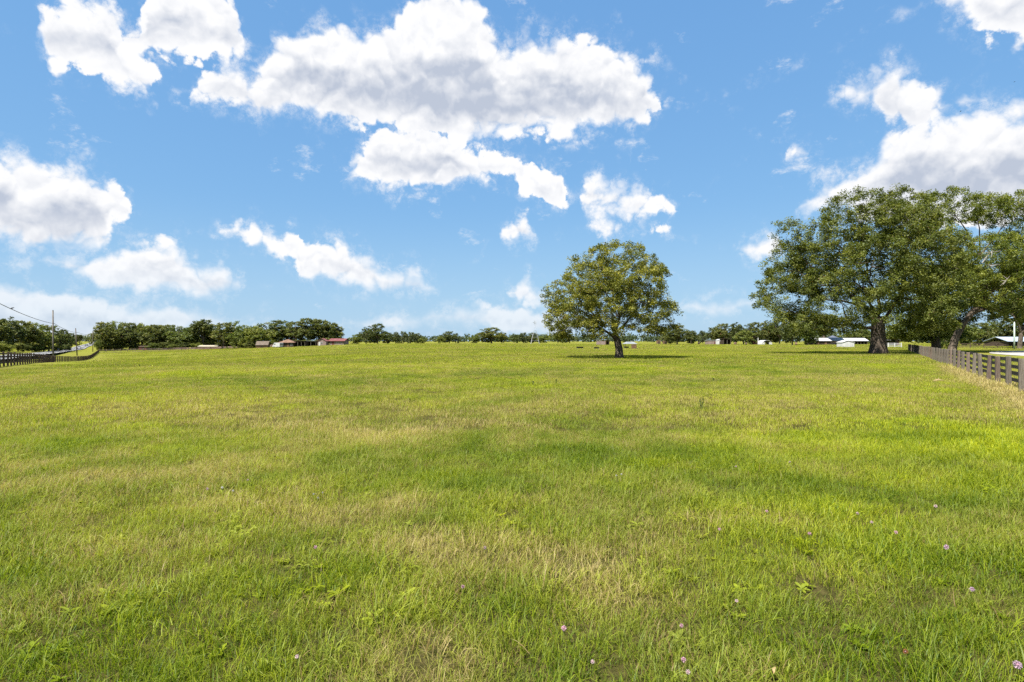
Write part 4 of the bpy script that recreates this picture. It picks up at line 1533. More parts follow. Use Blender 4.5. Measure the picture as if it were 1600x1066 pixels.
row([(1505, 500, 40, 190, 2), (1530, 505, 36, 200, 0), (1552, 502, 36, 210, 4), (1578, 498, 36, 205, 0), (1610, 496, 40, 200, 1)],
    '{} tree from the left in the row behind the pale blue roofed building', 'row behind the blue roof')
wood_tree(1593, 462, 60, 122, 3, 'thin tree with a straight trunk beside the pale green pole', 'trees by the driveway')
wood_tree(1470, 506, 22, 110, 2, 'bright green bush between the two trunks behind the fence', 'bushes behind the fence', 'bush')

row([(2, 534, 26, 178, 2), (28, 536, 26, 200, 0), (50, 537, 24, 214, 4), (68, 538, 22, 230, 0), (86, 538, 20, 250, 2), (100, 540, 16, 285, 0)],
    '{} low bush from the left at the foot of the dark row beyond the road', 'bushes beyond the road', 'bush')
row([(156, 531, 14, 290, 4), (172, 535, 20, 296, 0), (190, 536, 22, 302, 2), (208, 534, 20, 306, 0), (240, 536, 22, 303, 4), (256, 535, 20, 306, 0), (274, 536, 22, 307, 2), (290, 535, 20, 309, 0), (308, 536, 20, 311, 2), (348, 534, 18, 308, 0), (372, 533, 18, 286, 4), (392, 533, 18, 280, 0), (424, 532, 16, 290, 2), (462, 531, 18, 292, 0), (480, 531, 20, 292, 4), (497, 531, 18, 293, 0)],
    '{} low bush from the left at the foot of the woods', 'bushes at the foot of the woods', 'bush')


# far treelines that read as one mass
def treeline(name, label, pts, h, seed):
    q = np.random.default_rng(seed)
    P = []
    for (x0, y0), (x1, y1) in zip(pts[:-1], pts[1:]):
        L = math.hypot(x1 - x0, y1 - y0)
        n = int(L / 2.2)
        t = q.random(n)
        P.append(np.stack([x0 + (x1 - x0) * t + q.normal(0, 6, n), y0 + (y1 - y0) * t + q.normal(0, 14, n)], 1))
    P = np.concatenate(P)
    hh = h * (0.6 + 0.55 * fbm(P[:, 0] * 0.012, P[:, 1] * 0.012, 3, seed)) * q.uniform(0.75, 1.15, len(P))
    ci = np.repeat(np.arange(len(P)), 42)
    N = len(ci)
    v = unit(q.normal(0, 1, (N, 3)))
    r = q.random(N) ** 0.4
    c = np.column_stack([P, zt(P[:, 0], P[:, 1]) + hh * 0.52])
    pos = c[ci] + v * r[:, None] * np.column_stack([np.full(N, 6.5), np.full(N, 6.5), hh[ci] * 0.5])
    ax = unit(q.normal(0, 1, (N, 3)))
    sd = unit(np.cross(ax, q.normal(0, 1, (N, 3))))
    L = q.uniform(0.9, 2.0, N)[:, None]
    LV = np.stack([pos - ax * L, pos + sd * L * 0.6, pos + ax * L, pos - sd * L * 0.6], 1).reshape(-1, 3)
    lv = np.clip(q.random(len(P))[ci] * 0.6 + q.random(N) * 0.35, 0, 0.94)
    ob = link(name, mesh_np(name, LV, np.arange(N * 4).reshape(-1, 4), None, [M['wood_far']], False, {'lv': np.repeat(lv, 4)}))
    tag(ob, label, 'woodland', kind='stuff')


treeline('far_treeline', 'distant woodland along the horizon behind the middle of the field', [(pxx(560, 760), 760), (pxx(700, 820), 820), (pxx(900, 800), 800), (pxx(1130, 700), 700)], 12, 3)
treeline('far_treeline', 'distant dark woodland on the hill where the road ends', [(pxx(60, 1250), 1250), (pxx(112, 1150), 1150), (pxx(200, 1400), 1400), (pxx(330, 1200), 1200)], 15, 4)
treeline('far_treeline', 'distant woodland behind the right hand buildings', [(pxx(1130, 700), 700), (pxx(1330, 520), 520), (pxx(1480, 420), 420), (pxx(1700, 380), 380)], 14, 5)


# ------------------------------------------------------------------ buildings beyond the field
def shed(name, label, px, d, wpx, dep, hw, hr, rot, wall, roof, cat='shed', style='gable', open_front=False, posts=0, doors=(), windows=(), over=0.25, group=None, base=None, ridge='x'):
    """walls, roof, posts, doors and windows of one small building; its front faces the field"""
    w = wpx / F * d
    x = pxx(px, d)
    r = empty(name, (x, d, Z(x, d) if base is None else base), rot)
    tag(r, label, cat, group)
    t = 0.12
    mb = MB()
    if open_front:
        mb.box((0, dep / 2, hw / 2), (w, t, hw + 0.3))
        mb.box((-w / 2 + t / 2, 0, hw / 2), (t, dep - 0.02, hw + 0.29))
        mb.box((w / 2 - t / 2, 0, hw / 2), (t, dep - 0.02, hw + 0.29))
    else:
        mb.box((0, 0, hw / 2), (w, dep, hw + 0.3))
        if style == 'gable':
            if ridge == 'x':
                for sx in (-1, 1):
                    mb.add([(sx * (w / 2 - 0.004), -dep / 2, hw + 0.15), (sx * (w / 2 - 0.004), dep / 2, hw + 0.15), (sx * (w / 2 - 0.004), 0, hw + hr)], [(0, 1, 2)])
            else:
                mb.add([(-w / 2, -dep / 2 + 0.004, hw + 0.15), (w / 2, -dep / 2 + 0.004, hw + 0.15), (0, -dep / 2 + 0.004, hw + hr)], [(0, 1, 2)])
                mb.add([(-w / 2, dep / 2 - 0.004, hw + 0.15), (w / 2, dep / 2 - 0.004, hw + 0.15), (0, dep / 2 - 0.004, hw + hr)], [(0, 1, 2)])
    mb.build('wall', M[wall], r)
    hw = hw + 0.17
    X, Y = w / 2 + over, dep / 2 + over
    ro = MB()
    th = 0.10
    if style == 'gable' and ridge == 'x':
        ro.add([(-X, -Y, hw - 0.05), (X, -Y, hw - 0.05), (X, 0, hw + hr), (-X, 0, hw + hr), (-X, Y, hw - 0.05), (X, Y, hw - 0.05),
                (-X, -Y, hw - 0.05 + th), (X, -Y, hw - 0.05 + th), (X, 0, hw + hr + th), (-X, 0, hw + hr + th), (-X, Y, hw - 0.05 + th), (X, Y, hw - 0.05 + th)],
               [(0, 3, 2, 1), (3, 4, 5, 2), (6, 7, 8, 9), (9, 8, 11, 10), (0, 1, 7, 6), (5, 4, 10, 11), (1, 2, 8, 7), (2, 5, 11, 8), (3, 0, 6, 9), (4, 3, 9, 10)])
    elif style == 'gable':
        ro.add([(-X, -Y, hw - 0.05), (0, -Y, hw + hr), (X, -Y, hw - 0.05), (-X, Y, hw - 0.05), (0, Y, hw + hr), (X, Y, hw - 0.05),
                (-X, -Y, hw - 0.05 + th), (0, -Y, hw + hr + th), (X, -Y, hw - 0.05 + th), (-X, Y, hw - 0.05 + th), (0, Y, hw + hr + th), (X, Y, hw - 0.05 + th)],
               [(0, 1, 4, 3), (1, 2, 5, 4), (6, 9, 10, 7), (7, 10, 11, 8), (0, 6, 7, 1), (1, 7, 8, 2), (3, 4, 10, 9), (4, 5, 11, 10), (0, 3, 9, 6), (2, 8, 11, 5)])
    elif style == 'hip':
        k = max(0.0, X - Y)
        ro.add([(-X, -Y, hw), (X, -Y, hw), (X, Y, hw), (-X, Y, hw), (-k, 0, hw + hr), (k + 0.01, 0, hw + hr)], [(0, 1, 5, 4), (1, 2, 5), (2, 3, 4, 5), (3, 0, 4), (3, 2, 1, 0)])
    else:  # lean-to, higher in front
        ro.add([(-X, -Y, hw + hr), (X, -Y, hw + hr), (X, Y, hw), (-X, Y, hw), (-X, -Y, hw + hr + th), (X, -Y, hw + hr + th), (X, Y, hw + th), (-X, Y, hw + th)],
               [(3, 2, 1, 0), (4, 5, 6, 7), (0, 1, 5, 4), (1, 2, 6, 5), (2, 3, 7, 6), (3, 0, 4, 7)])
    ro.build('roof', M[roof], r)
    if posts:
        ph = hw + (hr if style == 'lean' else 0)
        for i in range(posts):
            xx = -w / 2 + 0.12 + (w - 0.24) * i / max(1, posts - 1)
            MB().box((xx, -dep / 2 + 0.1, ph / 2 - 0.15), (0.16, 0.16, ph + 0.1)).build('post', M['post'], r)
    for (fx, dw, dh, m) in doors:
        f = MB().box((fx * w / 2, -dep / 2 - 0.02, dh / 2), (dw, 0.05, dh)).build('door', M[m], r)
        MB().box((fx * w / 2 + dw * 0.35, -dep / 2 - 0.06, dh * 0.5), (0.05, 0.05, 0.12)).build('handle', M['galv'], f)
    for (fx, fz, ww, wh) in windows:
        f = MB().box((fx * w / 2, -dep / 2 - 0.015, fz), (ww, 0.05, wh)).build('window', M['white'], r)
        MB().box((fx * w / 2, -dep / 2 - 0.03, fz), (ww * 0.8, 0.05, wh * 0.8)).build('pane', M['glass'], f)
    return r


# farm among the grove on the left
shed('farmhouse', 'farmhouse with a rusty orange hipped roof under the grove', 450, 266, 22, 6, 1.9, 1.5, 0.1, 'dark_wood', 'rust_roof', 'house', 'hip', over=0.5,
     doors=((0.25, 0.9, 1.85, 'brown_wood'),), windows=((-0.55, 1.15, 0.9, 0.8), (0.7, 1.15, 0.9, 0.8)))
shed('shed', 'tent shaped shed with a tan roof left of the white van', 411, 272, 17, 5, 1.1, 1.8, 0.2, 'brown_wood', 'tan_roof', 'shed', 'gable', doors=((0, 1.2, 1.0, 'dark_wood'),))
shed('open_shed', 'dark open shed with a low black roof beside the farmhouse', 471, 268, 17, 5, 1.9, 0.5, 0.0, 'dark_wood', 'dark_wood', 'shed', 'lean', True, 4)
shed('open_shed', 'dark open shed under the trees left of the red gabled shed', 488, 272, 16, 5, 1.8, 0.4, 0.05, 'dark_wood', 'grey_roof', 'shed', 'lean', True, 3)
shed('shed', 'pink walled shed with a red gable between dark trees', 505, 270, 13, 4, 1.9, 1.3, 0.0, 'pink_wall', 'red_roof', 'shed', 'gable', ridge='y', windows=((0, 1.3, 0.8, 0.7),), doors=((-0.55, 0.8, 1.7, 'white'),))
shed('farm_building', 'long low building with a bright red roof at the end of the grove', 530, 274, 23, 6, 1.8, 1.1, -0.1, 'pink_wall', 'red_roof', 'building', 'gable', over=0.6,
     doors=((-0.5, 1.0, 1.7, 'red_wall'),), windows=((0.1, 1.1, 0.9, 0.7), (0.6, 1.1, 0.9, 0.7)))
shed('shed', 'dark red shed half hidden in the woods', 227, 303, 13, 4, 1.5, 0.5, 0.0, 'red_wall', 'dark_wood', 'shed', 'gable', doors=((0, 1.3, 1.7, 'dark_wood'),))
shed('long_shed', 'long low shed with a cream roof behind the reddish fence', 328, 303, 28, 5, 1.2, 0.6, 0.05, 'brown_wood', 'cream', 'shed', 'gable', over=0.4, doors=((0.3, 1.5, 1.4, 'dark_wood'),))
# shelters in the field
shed('shelter', 'small white roofed livestock shelter with a faded pink wall', 939, 246, 13, 2.6, 1.5, 0.35, 0.0, 'pink_wall', 'white_roof', 'shelter', 'lean', over=0.15)
shed('shelter', 'dark brown open box shelter attached beside the pink shelter', 948.6, 245, 6, 2.4, 1.75, 0.15, 0.0, 'brown_wood', 'dark_wood', 'shelter', 'lean', True, 2, over=0.05)
shed('shelter', 'dark slatted box shelter, left of the pair beyond the lone oak', 1029, 318, 5.6, 1.9, 1.75, 0.1, 0.0, 'brown_wood', 'brown_wood', 'shelter', 'lean', False, 0, over=0.05, doors=((0, 1.2, 1.5, 'dark_wood'),))
shed('shelter', 'dark slatted box shelter, right of the pair beyond the lone oak', 1039, 312, 5.8, 1.9, 1.65, 0.1, 0.1, 'brown_wood', 'brown_wood', 'shelter', 'lean', False, 0, over=0.05, doors=((0, 1.2, 1.4, 'dark_wood'),))


def pavilion():
    d = 127.0
    x = pxx(984, d)
    r = empty('pavilion', (x, d, Z(x, d)))
    tag(r, 'low open shelter with a grey hipped roof right of the lone trunk', 'shelter')
    for sx in (-1, 1):
        for sy in (-1, 1):
            MB().box((sx * 1.15, sy * 0.8, 0.5), (0.09, 0.09, 1.3)).build('post', M['brown_wood'], r)
    MB().add([(-1.5, -1.1, 1.02), (1.5, -1.1, 1.02), (1.5, 1.1, 1.02), (-1.5, 1.1, 1.02), (-0.8, 0, 1.48), (0.8, 0, 1.48)], [(0, 1, 5, 4), (1, 2, 5), (2, 3, 4, 5), (3, 0, 4), (3, 2, 1, 0)]).build('roof', M['grey_roof'], r)


pavilion()


def crate(px, d, w, h, label):
    x = pxx(px, d)
    r = empty('feed_box', (x, d, Z(x, d)))
    tag(r, label, 'box')
    n = 6
    for i in range(n):
        MB().box((0, -w * 0.42, h * (i + 0.5) / n), (w, 0.03, h / n * 0.86)).build('plank', M['brown_wood'], r)
    MB().box((-w / 2 + 0.03, 0, h / 2), (0.05, w * 0.8, h)).build('side_panel', M['brown_wood'], r)
    MB().box((w / 2 - 0.03, 0, h / 2), (0.05, w * 0.8, h)).build('side_panel', M['brown_wood'], r)
    MB().box((0, w * 0.42, h / 2), (w - 0.12, 0.03, h * 0.98)).build('back_panel', M['dark_wood'], r)
    MB().box((0, 0, 0.05), (w - 0.12, w * 0.78, 0.05)).build('bottom', M['dark_wood'], r)


crate(990.5, 121, 0.95, 1.0, 'brown plank feed box beside the low grey shelter')


def trough(px, d, w, label, rz=0.0):
    x = pxx(px, d)
    r = empty('feed_trough', (x, d, Z(x, d)), rz)
    tag(r, label, 'trough')
    prof = [(-0.30, 0.50), (-0.20, 0.22), (0.20, 0.22), (0.30, 0.50), (0.26, 0.50), (0.17, 0.26), (-0.17, 0.26), (-0.26, 0.50)]
    mb = MB()
    n = len(prof)
    vs = [(-w / 2, a, b) for a, b in prof] + [(w / 2, a, b) for a, b in prof]
    mb.add(vs, [(i, (i + 1) % n, (i + 1) % n + n, i + n) for i in range(n)])
    for s in (-1, 1):
        mb.add([(s * w / 2, -0.30, 0.50), (s * w / 2, -0.20, 0.22), (s * w / 2, 0.20, 0.22), (s * w / 2, 0.30, 0.50)], [(0, 1, 2, 3)])
    mb.build('basin', M['black'], r)
    for sx in (-1, 1):
        for sy in (-1, 1):
            MB().tube([(sx * w * 0.42, sy * 0.24, -0.05), (sx * w * 0.42, sy * 0.14, 0.30)], 0.025, 6).build('leg', M['galv'], r)


trough(906, 116, 1.3, 'black feed trough on the pale sand left of the lone trunk', 0.15)
trough(932, 113, 0.95, 'short black feed trough nearest the lone trunk on its left', -0.2)
trough(978.5, 122, 1.0, 'black feed trough tucked under the low grey shelter', 0.4)

# farmyard on the right
shed('shed', 'low faded pink shed with a white roof in the right farmyard', 1112, 272, 17, 3.5, 1.5, 0.35, 0.0, 'pink_wall', 'white_roof', 'shed', 'lean', over=0.2, doors=((0.4, 0.9, 1.3, 'red_wall'),))
shed('shed', 'narrow white shed left of the dark barn', 1123.5, 268, 7, 3, 1.9, 0.4, 0.0, 'white', 'white_roof', 'shed', 'gable', ridge='y', over=0.12, doors=((0, 0.7, 1.6, 'dark_wood'),))
shed('barn', 'small dark barn in the right farmyard', 1133.5, 265, 12, 4, 2.2, 0.5, 0.05, 'dark_wood', 'dark_wood', 'barn', 'lean', True, 3)
shed('shed', 'small dark red shed left of the arched white hut', 1179, 262, 7, 2.5, 1.2, 0.3, 0.0, 'red_wall', 'tan_roof', 'shed', 'lean', over=0.1, doors=((0, 0.8, 1.0, 'dark_wood'),))
shed('stable', 'stable with a white roof and dark front left of the grey roofed barn', 1279, 254, 26, 6, 1.6, 1.2, 0.05, 'dark_wood', 'white_roof', 'stable', 'gable', over=0.4, posts=5, doors=((-0.5, 1.0, 1.5, 'brown_wood'), (0.4, 1.0, 1.5, 'brown_wood')))
shed('barn', 'grey roofed barn with faded pink walls between the white stables', 1303, 258, 22, 6, 1.6, 1.4, 0.0, 'pink_wall', 'grey_roof', 'barn', 'gable', over=0.4, doors=((0, 1.6, 1.5, 'dark_wood'),))
shed('pavilion', 'dark slate pyramid roof rising behind the grey roofed barn', 1301, 300, 10, 3.4, 3.2, 1.4, 0.0, 'dark_wood', 'navy_roof', 'building', 'hip', over=0.4)
shed('stable', 'long open stable with a bright white roof behind the white gabled shed', 1332, 272, 35, 6, 1.6, 1.2, 0.0, 'dark_wood', 'white_roof', 'stable', 'gable', True, 8, over=0.4)
shed('shed', 'white gabled shed standing in the field left of the huge trunk', 1321, 158, 19, 2.6, 1.15, 0.5, 0.0, 'white', 'white', 'shed', 'gable', ridge='y', over=0.12, doors=((0.55, 0.6, 1.0, 'white'),))
shed('barn', 'red barn with a white roof just right of the huge trunk', 1391, 225, 14, 5, 1.9, 1.0, 0.1, 'red_wall', 'white_roof', 'barn', 'gable', ridge='y', over=0.25, doors=((0, 1.2, 1.6, 'white'),))
shed('farm_building', 'long building with a pale blue metal roof beyond the driveway', 1590, 172, 66, 8, 1.4, 1.3, 0.0, 'dark_wood', 'blue_roof', 'building', 'gable', True, 9, over=0.4)


def arched_hut():
    d = 262.0
    x = pxx(1194, d)
    r = empty('arched_hut', (x, d, Z(x, d)))
    tag(r, 'white arched hut with a dark opening in the right farmyard', 'hut')
    R_ = 2.4
    mb = MB()
    n = 12
    for y0, y1 in ((-3, 3),):
        vs = []
        for k in range(n + 1):
            a = math.pi * k / n
            for rr in (R_, R_ - 0.1):
                vs += [(math.cos(a) * rr, y0, math.sin(a) * rr * 0.85), (math.cos(a) * rr, y1, math.sin(a) * rr * 0.85)]
        fs = []
        for k in range(n):
            o, p = k * 4, k * 4 + 4
            fs += [(o, o + 1, p + 1, p), (o + 2, p + 2, p + 3, o + 3), (o, p, p + 2, o + 2), (o + 1, o + 3, p + 3, p + 1)]
        mb.add(vs, fs)
    mb.build('shell', M['white_roof'], r)
    MB().box((-1.65, -2.9, 0.55), (1.3, 0.1, 1.2)).build('front_panel', M['white'], r)
    MB().box((1.65, -2.9, 0.55), (1.3, 0.1, 1.2)).build('front_panel', M['white'], r)
    MB().box((0, 2.8, 0.9), (3.6, 0.1, 1.6)).build('back_wall', M['dark_wood'], r)


arched_hut()


def bale(px, d, r_, label, mat='brown_wood'):
    x = pxx(px, d)
    root = empty('hay_bale', (x, d, Z(x, d)), random.uniform(0, 3))
    tag(root, label, 'hay bale')
    n = 18
    mb = MB()
    rr = [r_ * (0.9 + 0.0), r_, r_, r_ * 0.9]
    ys = [-r_ * 0.62, -r_ * 0.55, r_ * 0.55, r_ * 0.62]
    vs, fs = [], []
    for i in range(4):
        for j in range(n):
            a = 2 * math.pi * j / n
            vs.append((math.cos(a) * rr[i], ys[i], r_ * 0.96 + math.sin(a) * rr[i]))
    for i in range(3):
        for j in range(n):
            fs.append((i * n + j, i * n + (j + 1) % n, (i + 1) * n + (j + 1) % n, (i + 1) * n + j))
    fs += [tuple(range(n)), tuple(range(3 * n, 4 * n))[::-1]]
    mb.add(vs, fs)
    mb.build('bale', M[mat], root, True)
    for yy in (-r_ * 0.3, r_ * 0.3):
        ring = [(math.cos(2 * math.pi * j / n) * r_ * 1.005, yy, r_ * 0.96 + math.sin(2 * math.pi * j / n) * r_ * 1.005) for j in range(n + 1)]
        MB().tube(ring, 0.012, 4, False).build('twine', M['cream'], root)


bale(1244, 232, 0.55, 'brown round bale left of the tree behind the huge oak', 'rust_roof')
bale(1166, 236, 0.55, 'dark round bale in front of the low trees by the arched hut', 'dark_wood')
bale(1092, 290, 0.6, 'dark round bale between the clump and the pink shed', 'dark_wood')
bale(1149, 250, 0.6, 'rusty round bale right of the small dark barn', 'rust_roof')


def windpump():
    d = 300.0
    x = pxx(836, d)
    r = empty('windpump', (x, d, Z(x, d)))
    tag(r, 'pale splayed windpump tower rising over the far trees', 'tower')
    top = 7.0
    for sx in (-1, 1):
        for sy in (-1, 1):
            MB().tube([(sx * 2.3, sy * 1.9, -0.3), (sx * 1.25, sy * 1.1, 4.6), (sx * 0.55, sy * 0.5, top)], [0.13, 0.12, 0.10], 6).build('leg', M['galv'], r)
    for zz, ww in ((1.8, 1.93), (3.6, 1.5), (5.4, 1.0)):
        for sy in (-1, 1):
            MB().tube([(-ww, sy * ww * 0.85, zz), (ww, sy * ww * 0.85, zz)], 0.03, 5).build('crossbar', M['galv'], r)
    MB().tube([(0, 0, top - 0.4), (0, 0, 11.4)], 0.03, 6).build('mast', M['galv'], r)
    hub = MB().tube([(0, -0.25, 11.4), (0, 0.25, 11.4)], 0.16, 8).build('hub', M['car_grey'], r)
    for k in range(12):
        a = 2 * math.pi * k / 12
        ca, sa = math.cos(a), math.sin(a)
        MB().add([(0.2 * ca - 0.03 * sa, -0.3, 11.4 + 0.2 * sa + 0.03 * ca), (1.0 * ca - 0.16 * sa, -0.27, 11.4 + 1.0 * sa + 0.16 * ca), (1.0 * ca + 0.16 * sa, -0.37, 11.4 + 1.0 * sa - 0.16 * ca), (0.2 * ca + 0.03 * sa, -0.33, 11.4 + 0.2 * sa - 0.03 * ca)],
                 [(0, 1, 2, 3)]).build('vane', M['car_grey'], r) if k % 2 == 0 else None
    MB().box((0, 1.1, 11.4), (0.04, 1.3, 0.5)).build('tail', M['car_grey'], r)
    MB().box((0, 0, top), (1.5, 1.3, 0.10)).build('platform', M['galv'], r)


windpump()


# ------------------------------------------------------------------ utility poles, cable, birds
POLES = [(-61.0, 65.0, 8.4, 0.15, 'pole'), (pxx(83, 135), 135, 8.85, 0.19, 'pole'), (pxx(120.5, 205), 205, 6.15, 0.19, 'pole_dark'), (pxx(145, 270), 270, 6.3, 0.17, 'pole_dark'), (pxx(153, 380), 380, 6.5, 0.17, 'pole_dark')]
PL = ['wooden utility pole standing nearest, just outside the road fence', 'tallest pale wooden utility pole by the road fence', 'leaning dark utility pole, second along the road fence', 'thin dark utility pole, third along the road fence', 'farthest small utility pole at the corner of the woods']
wire_pts = []
for (x, y, ztop, rad, mt), lab in zip(POLES, PL):
    z0 = Z(x, y)
    r = empty('utility_pole', (x, y, z0))
    tag(r, lab, 'pole', 'poles along the road')
    h = ztop - z0
    lean = 0.55 if 'leaning' in lab else 0.05
    MB().tube([(0, 0, -0.5), (-lean * 0.5, 0, h * 0.5), (-lean, 0, h)], [rad, rad * 0.88, rad * 0.72], 10).build('shaft', M[mt], r, True)
    MB().tube([(-lean, 0, h - 0.02), (-lean, 0, h + 0.16)], [rad * 0.8, rad * 0.5], 8).build('cap', M['pole_dark'], r)
    att = h * (0.74 if y == 135 else 0.86)
    MB().box((rad + 0.08, 0, att), (0.22, 0.10, 0.12)).build('bracket', M['galv'], r)
    wire_pts.append((x + rad + 0.15, y, z0 + att))
wroot = empty('power_line', wire_pts[0])
tag(wroot, 'black power cable sagging between the roadside poles', 'cable')
spans = []
for a, b in zip(wire_pts[:-1], wire_pts[1:]):
    a, b = Vector(a), Vector(b)
    pts = []
    for i in range(13):
        t = i / 12
        p = a.lerp(b, t) - Vector((0, 0, 4 * 0.55 * t * (1 - t))) - Vector(wire_pts[0])
        pts.append(p)
    spans.append(pts)
    MB().tube(pts, 0.045, 5, False).build('span', M['wire'], wroot)


def bird(loc, label, rz, flying):
    r = empty('bird', loc, rz)
    if flying:
        r.scale = (0.35, 0.35, 0.35)
    tag(r, label, 'bird')
    mb = MB()
    k = 8
    prof = [(-0.30, 0.015), (-0.20, 0.03), (-0.10, 0.075), (0.02, 0.09), (0.10, 0.07), (0.145, 0.05), (0.18, 0.055), (0.215, 0.04), (0.235, 0.015), (0.27, 0.004)]
    up = 0.0 if flying else 1.0
    pts = [(x_, 0, (0.12 + 0.35 * (x_ + 0.1) if up else 0.0)) for x_, _ in prof]
    mb.tube(pts, [b for _, b in prof], k)
    mb.build('body', M['bird'], r, True)
    if flying:
        for s in (-1, 1):
            MB().add([(0.08, s * 0.05, 0.02), (0.12, s * 0.28, 0.09), (0.02, s * 0.55, 0.05), (-0.08, s * 0.30, 0.07), (-0.12, s * 0.05, 0.02),
                      (0.08, s * 0.05, 0.0), (0.12, s * 0.28, 0.075), (0.02, s * 0.55, 0.04), (-0.08, s * 0.30, 0.055), (-0.12, s * 0.05, 0.0)],
                     [(0, 1, 2, 3, 4), (9, 8, 7, 6, 5), (0, 5, 6, 1), (1, 6, 7, 2), (2, 7, 8, 3), (3, 8, 9, 4), (4, 9, 5, 0)]).build('wing', M['bird'], r)
    else:
        for s in (-1, 1):
            MB().tube([(0.0, s * 0.03, 0.09), (0.02, s * 0.03, 0.0)], 0.008, 4).build('leg', M['bird'], r)


def on_wire(px):
    best = None
    for pts in spans[:1]:
        for p, q_ in zip(pts[:-1], pts[1:]):
            for i in range(20):
                w = p.lerp(q_, i / 20) + Vector(wire_pts[0])
                e = abs(800 + F * w.x / w.y - px)
                if best is None or e < best[0]:
                    best = (e, w)
    return best[1]


bw = on_wire(19)
bird((bw.x, bw.y, bw.z + 0.045), 'black bird perched on the power cable', 0.4, False)
bird((pxx(1501, 70), 70, EYE + (533 - 174) / F * 70), 'dark bird flying below the ragged white cloud', 2.8, True)
bird((pxx(1585, 80), 80, EYE + (533 - 128) / F * 80), 'dark bird flying higher near the right edge of the sky', 0.5, True)
x = pxx(1585, 112)
r = empty('utility_pole', (x, 112, Z(x, 112)))
tag(r, 'pale green pole beside the driveway at the right edge', 'pole')
MB().tube([(0, 0, -0.4), (0, 0, 5.4)], [0.15, 0.12], 10).build('shaft', M['pale_green_pole'], r, True)
MB().tube([(0, 0, 5.4), (0, 0, 5.5)], [0.14, 0.08], 10).build('cap', M['galv'], r)
x = pxx(1184.5, 258)
r = empty('post', (x, 258, Z(x, 258)))
tag(r, 'tall white post left of the arched hut', 'post')
MB().box((0, 0, 1.4), (0.28, 0.28, 3.2), taper=0.9).build('shaft', M['white'], r)
MB().box((0, 0, 3.05), (0.36, 0.36, 0.12), taper=0.6).build('cap', M['white'], r)


# ------------------------------------------------------------------ vehicles
def car(loc, rz, paint, label, van=False, tail=True):
    r = empty('parked_van' if van else 'car', loc, rz)
    tag(r, label, 'van' if van else 'car')
    L, W = (5.2, 1.95) if van else (4.5, 1.8)
    hb, hc = (2.2, 2.25) if van else (0.85, 1.45)
    if van:
        prof = [(-2.6, 0.35), (2.6, 0.35), (2.6, 0.95), (2.1, 1.15), (1.5, 2.1), (1.2, 2.25), (-2.5, 2.25), (-2.6, 2.1)]
    else:
        prof = [(-2.25, 0.35), (2.25, 0.32), (2.25, 0.65), (2.1, 0.78), (1.05, 0.92), (0.35, 1.40), (0.0, 1.45), (-1.0, 1.43), (-1.75, 0.98), (-2.2, 0.92), (-2.27, 0.7)]
    MB().prism(prof, -W / 2, W / 2).build('body', M[paint], r, bevel=0.05)
    if van:
        MB().prism([(1.54, 2.07), (2.12, 1.17), (2.14, 1.20), (1.58, 2.10)], -W / 2 + 0.15, W / 2 - 0.15).build('windscreen', M['glass'], r)
        MB().box((-2.61, 0, 1.65), (0.04, 1.3, 0.6)).build('rear_window', M['glass'], r)
    else:
        MB().prism([(0.40, 1.39), (1.04, 0.94), (1.07, 0.96), (0.44, 1.41)], -W / 2 + 0.15, W / 2 - 0.15).build('windscreen', M['glass'], r)
        MB().prism([(-1.06, 1.42), (-1.74, 1.00), (-1.77, 1.03), (-1.08, 1.45)], -W / 2 + 0.15, W / 2 - 0.15).build('rear_window', M['glass'], r)
    for s in (-1, 1):
        MB().box((0.9 if van else -0.3, s * W / 2, 1.6 if van else 1.15), (1.0 if van else 1.5, 0.02, 0.5 if van else 0.32)).build('side_window', M['glass'], r)
        MB().box((-L / 2 - 0.01, s * W * 0.38, 0.85), (0.06, 0.30, 0.18)).build('tail_light', M['lamp_red'], r)
        MB().box((L / 2 + 0.0, s * W * 0.36, 0.62), (0.06, 0.34, 0.14)).build('headlight', M['lamp_white'], r)
        for fx in (-1.4, 1.4):
            w_ = MB().tube([(fx, s * (W / 2 - 0.22), 0.33), (fx, s * (W / 2 + 0.01), 0.33)], 0.33, 14).build('wheel', M['black'], r)
            MB().tube([(fx, s * (W / 2 + 0.0), 0.33), (fx, s * (W / 2 + 0.025), 0.33)], 0.19, 10).build('rim', M['galv'], w_)


def on_road(y, side):
    i = int(np.argmin(np.abs(RP[:, 1] - y)))
    t = RP[min(i + 1, len(RP) - 1)] - RP[max(i - 1, 0)]
    t = t / np.linalg.norm(t)
    n = np.array([t[1], -t[0]])
    p = RP[i] + n * side
    return (p[0], p[1], RZ[i] + 0.005), math.atan2(t[1], t[0])


for y, sd, paint, lab in ((276, -1.9, 'car_blue', 'dark blue car nearest on the road'), (338, 1.9, 'car_white', 'white car coming along the road behind the leaning pole'), (425, 1.9, 'car_grey', 'silver car farther up the road slope'),
                          (520, 1.9, 'car_black', 'black car smallest and highest on the road')):
    loc, a = on_road(y, sd)
    car(loc, a + (0 if sd > 0 else math.pi), paint, lab)
x = pxx(434, 262)
car((x, 262, Z(x, 262)), 2.6, 'car_white', 'white van parked left of the rusty roofed farmhouse', True)

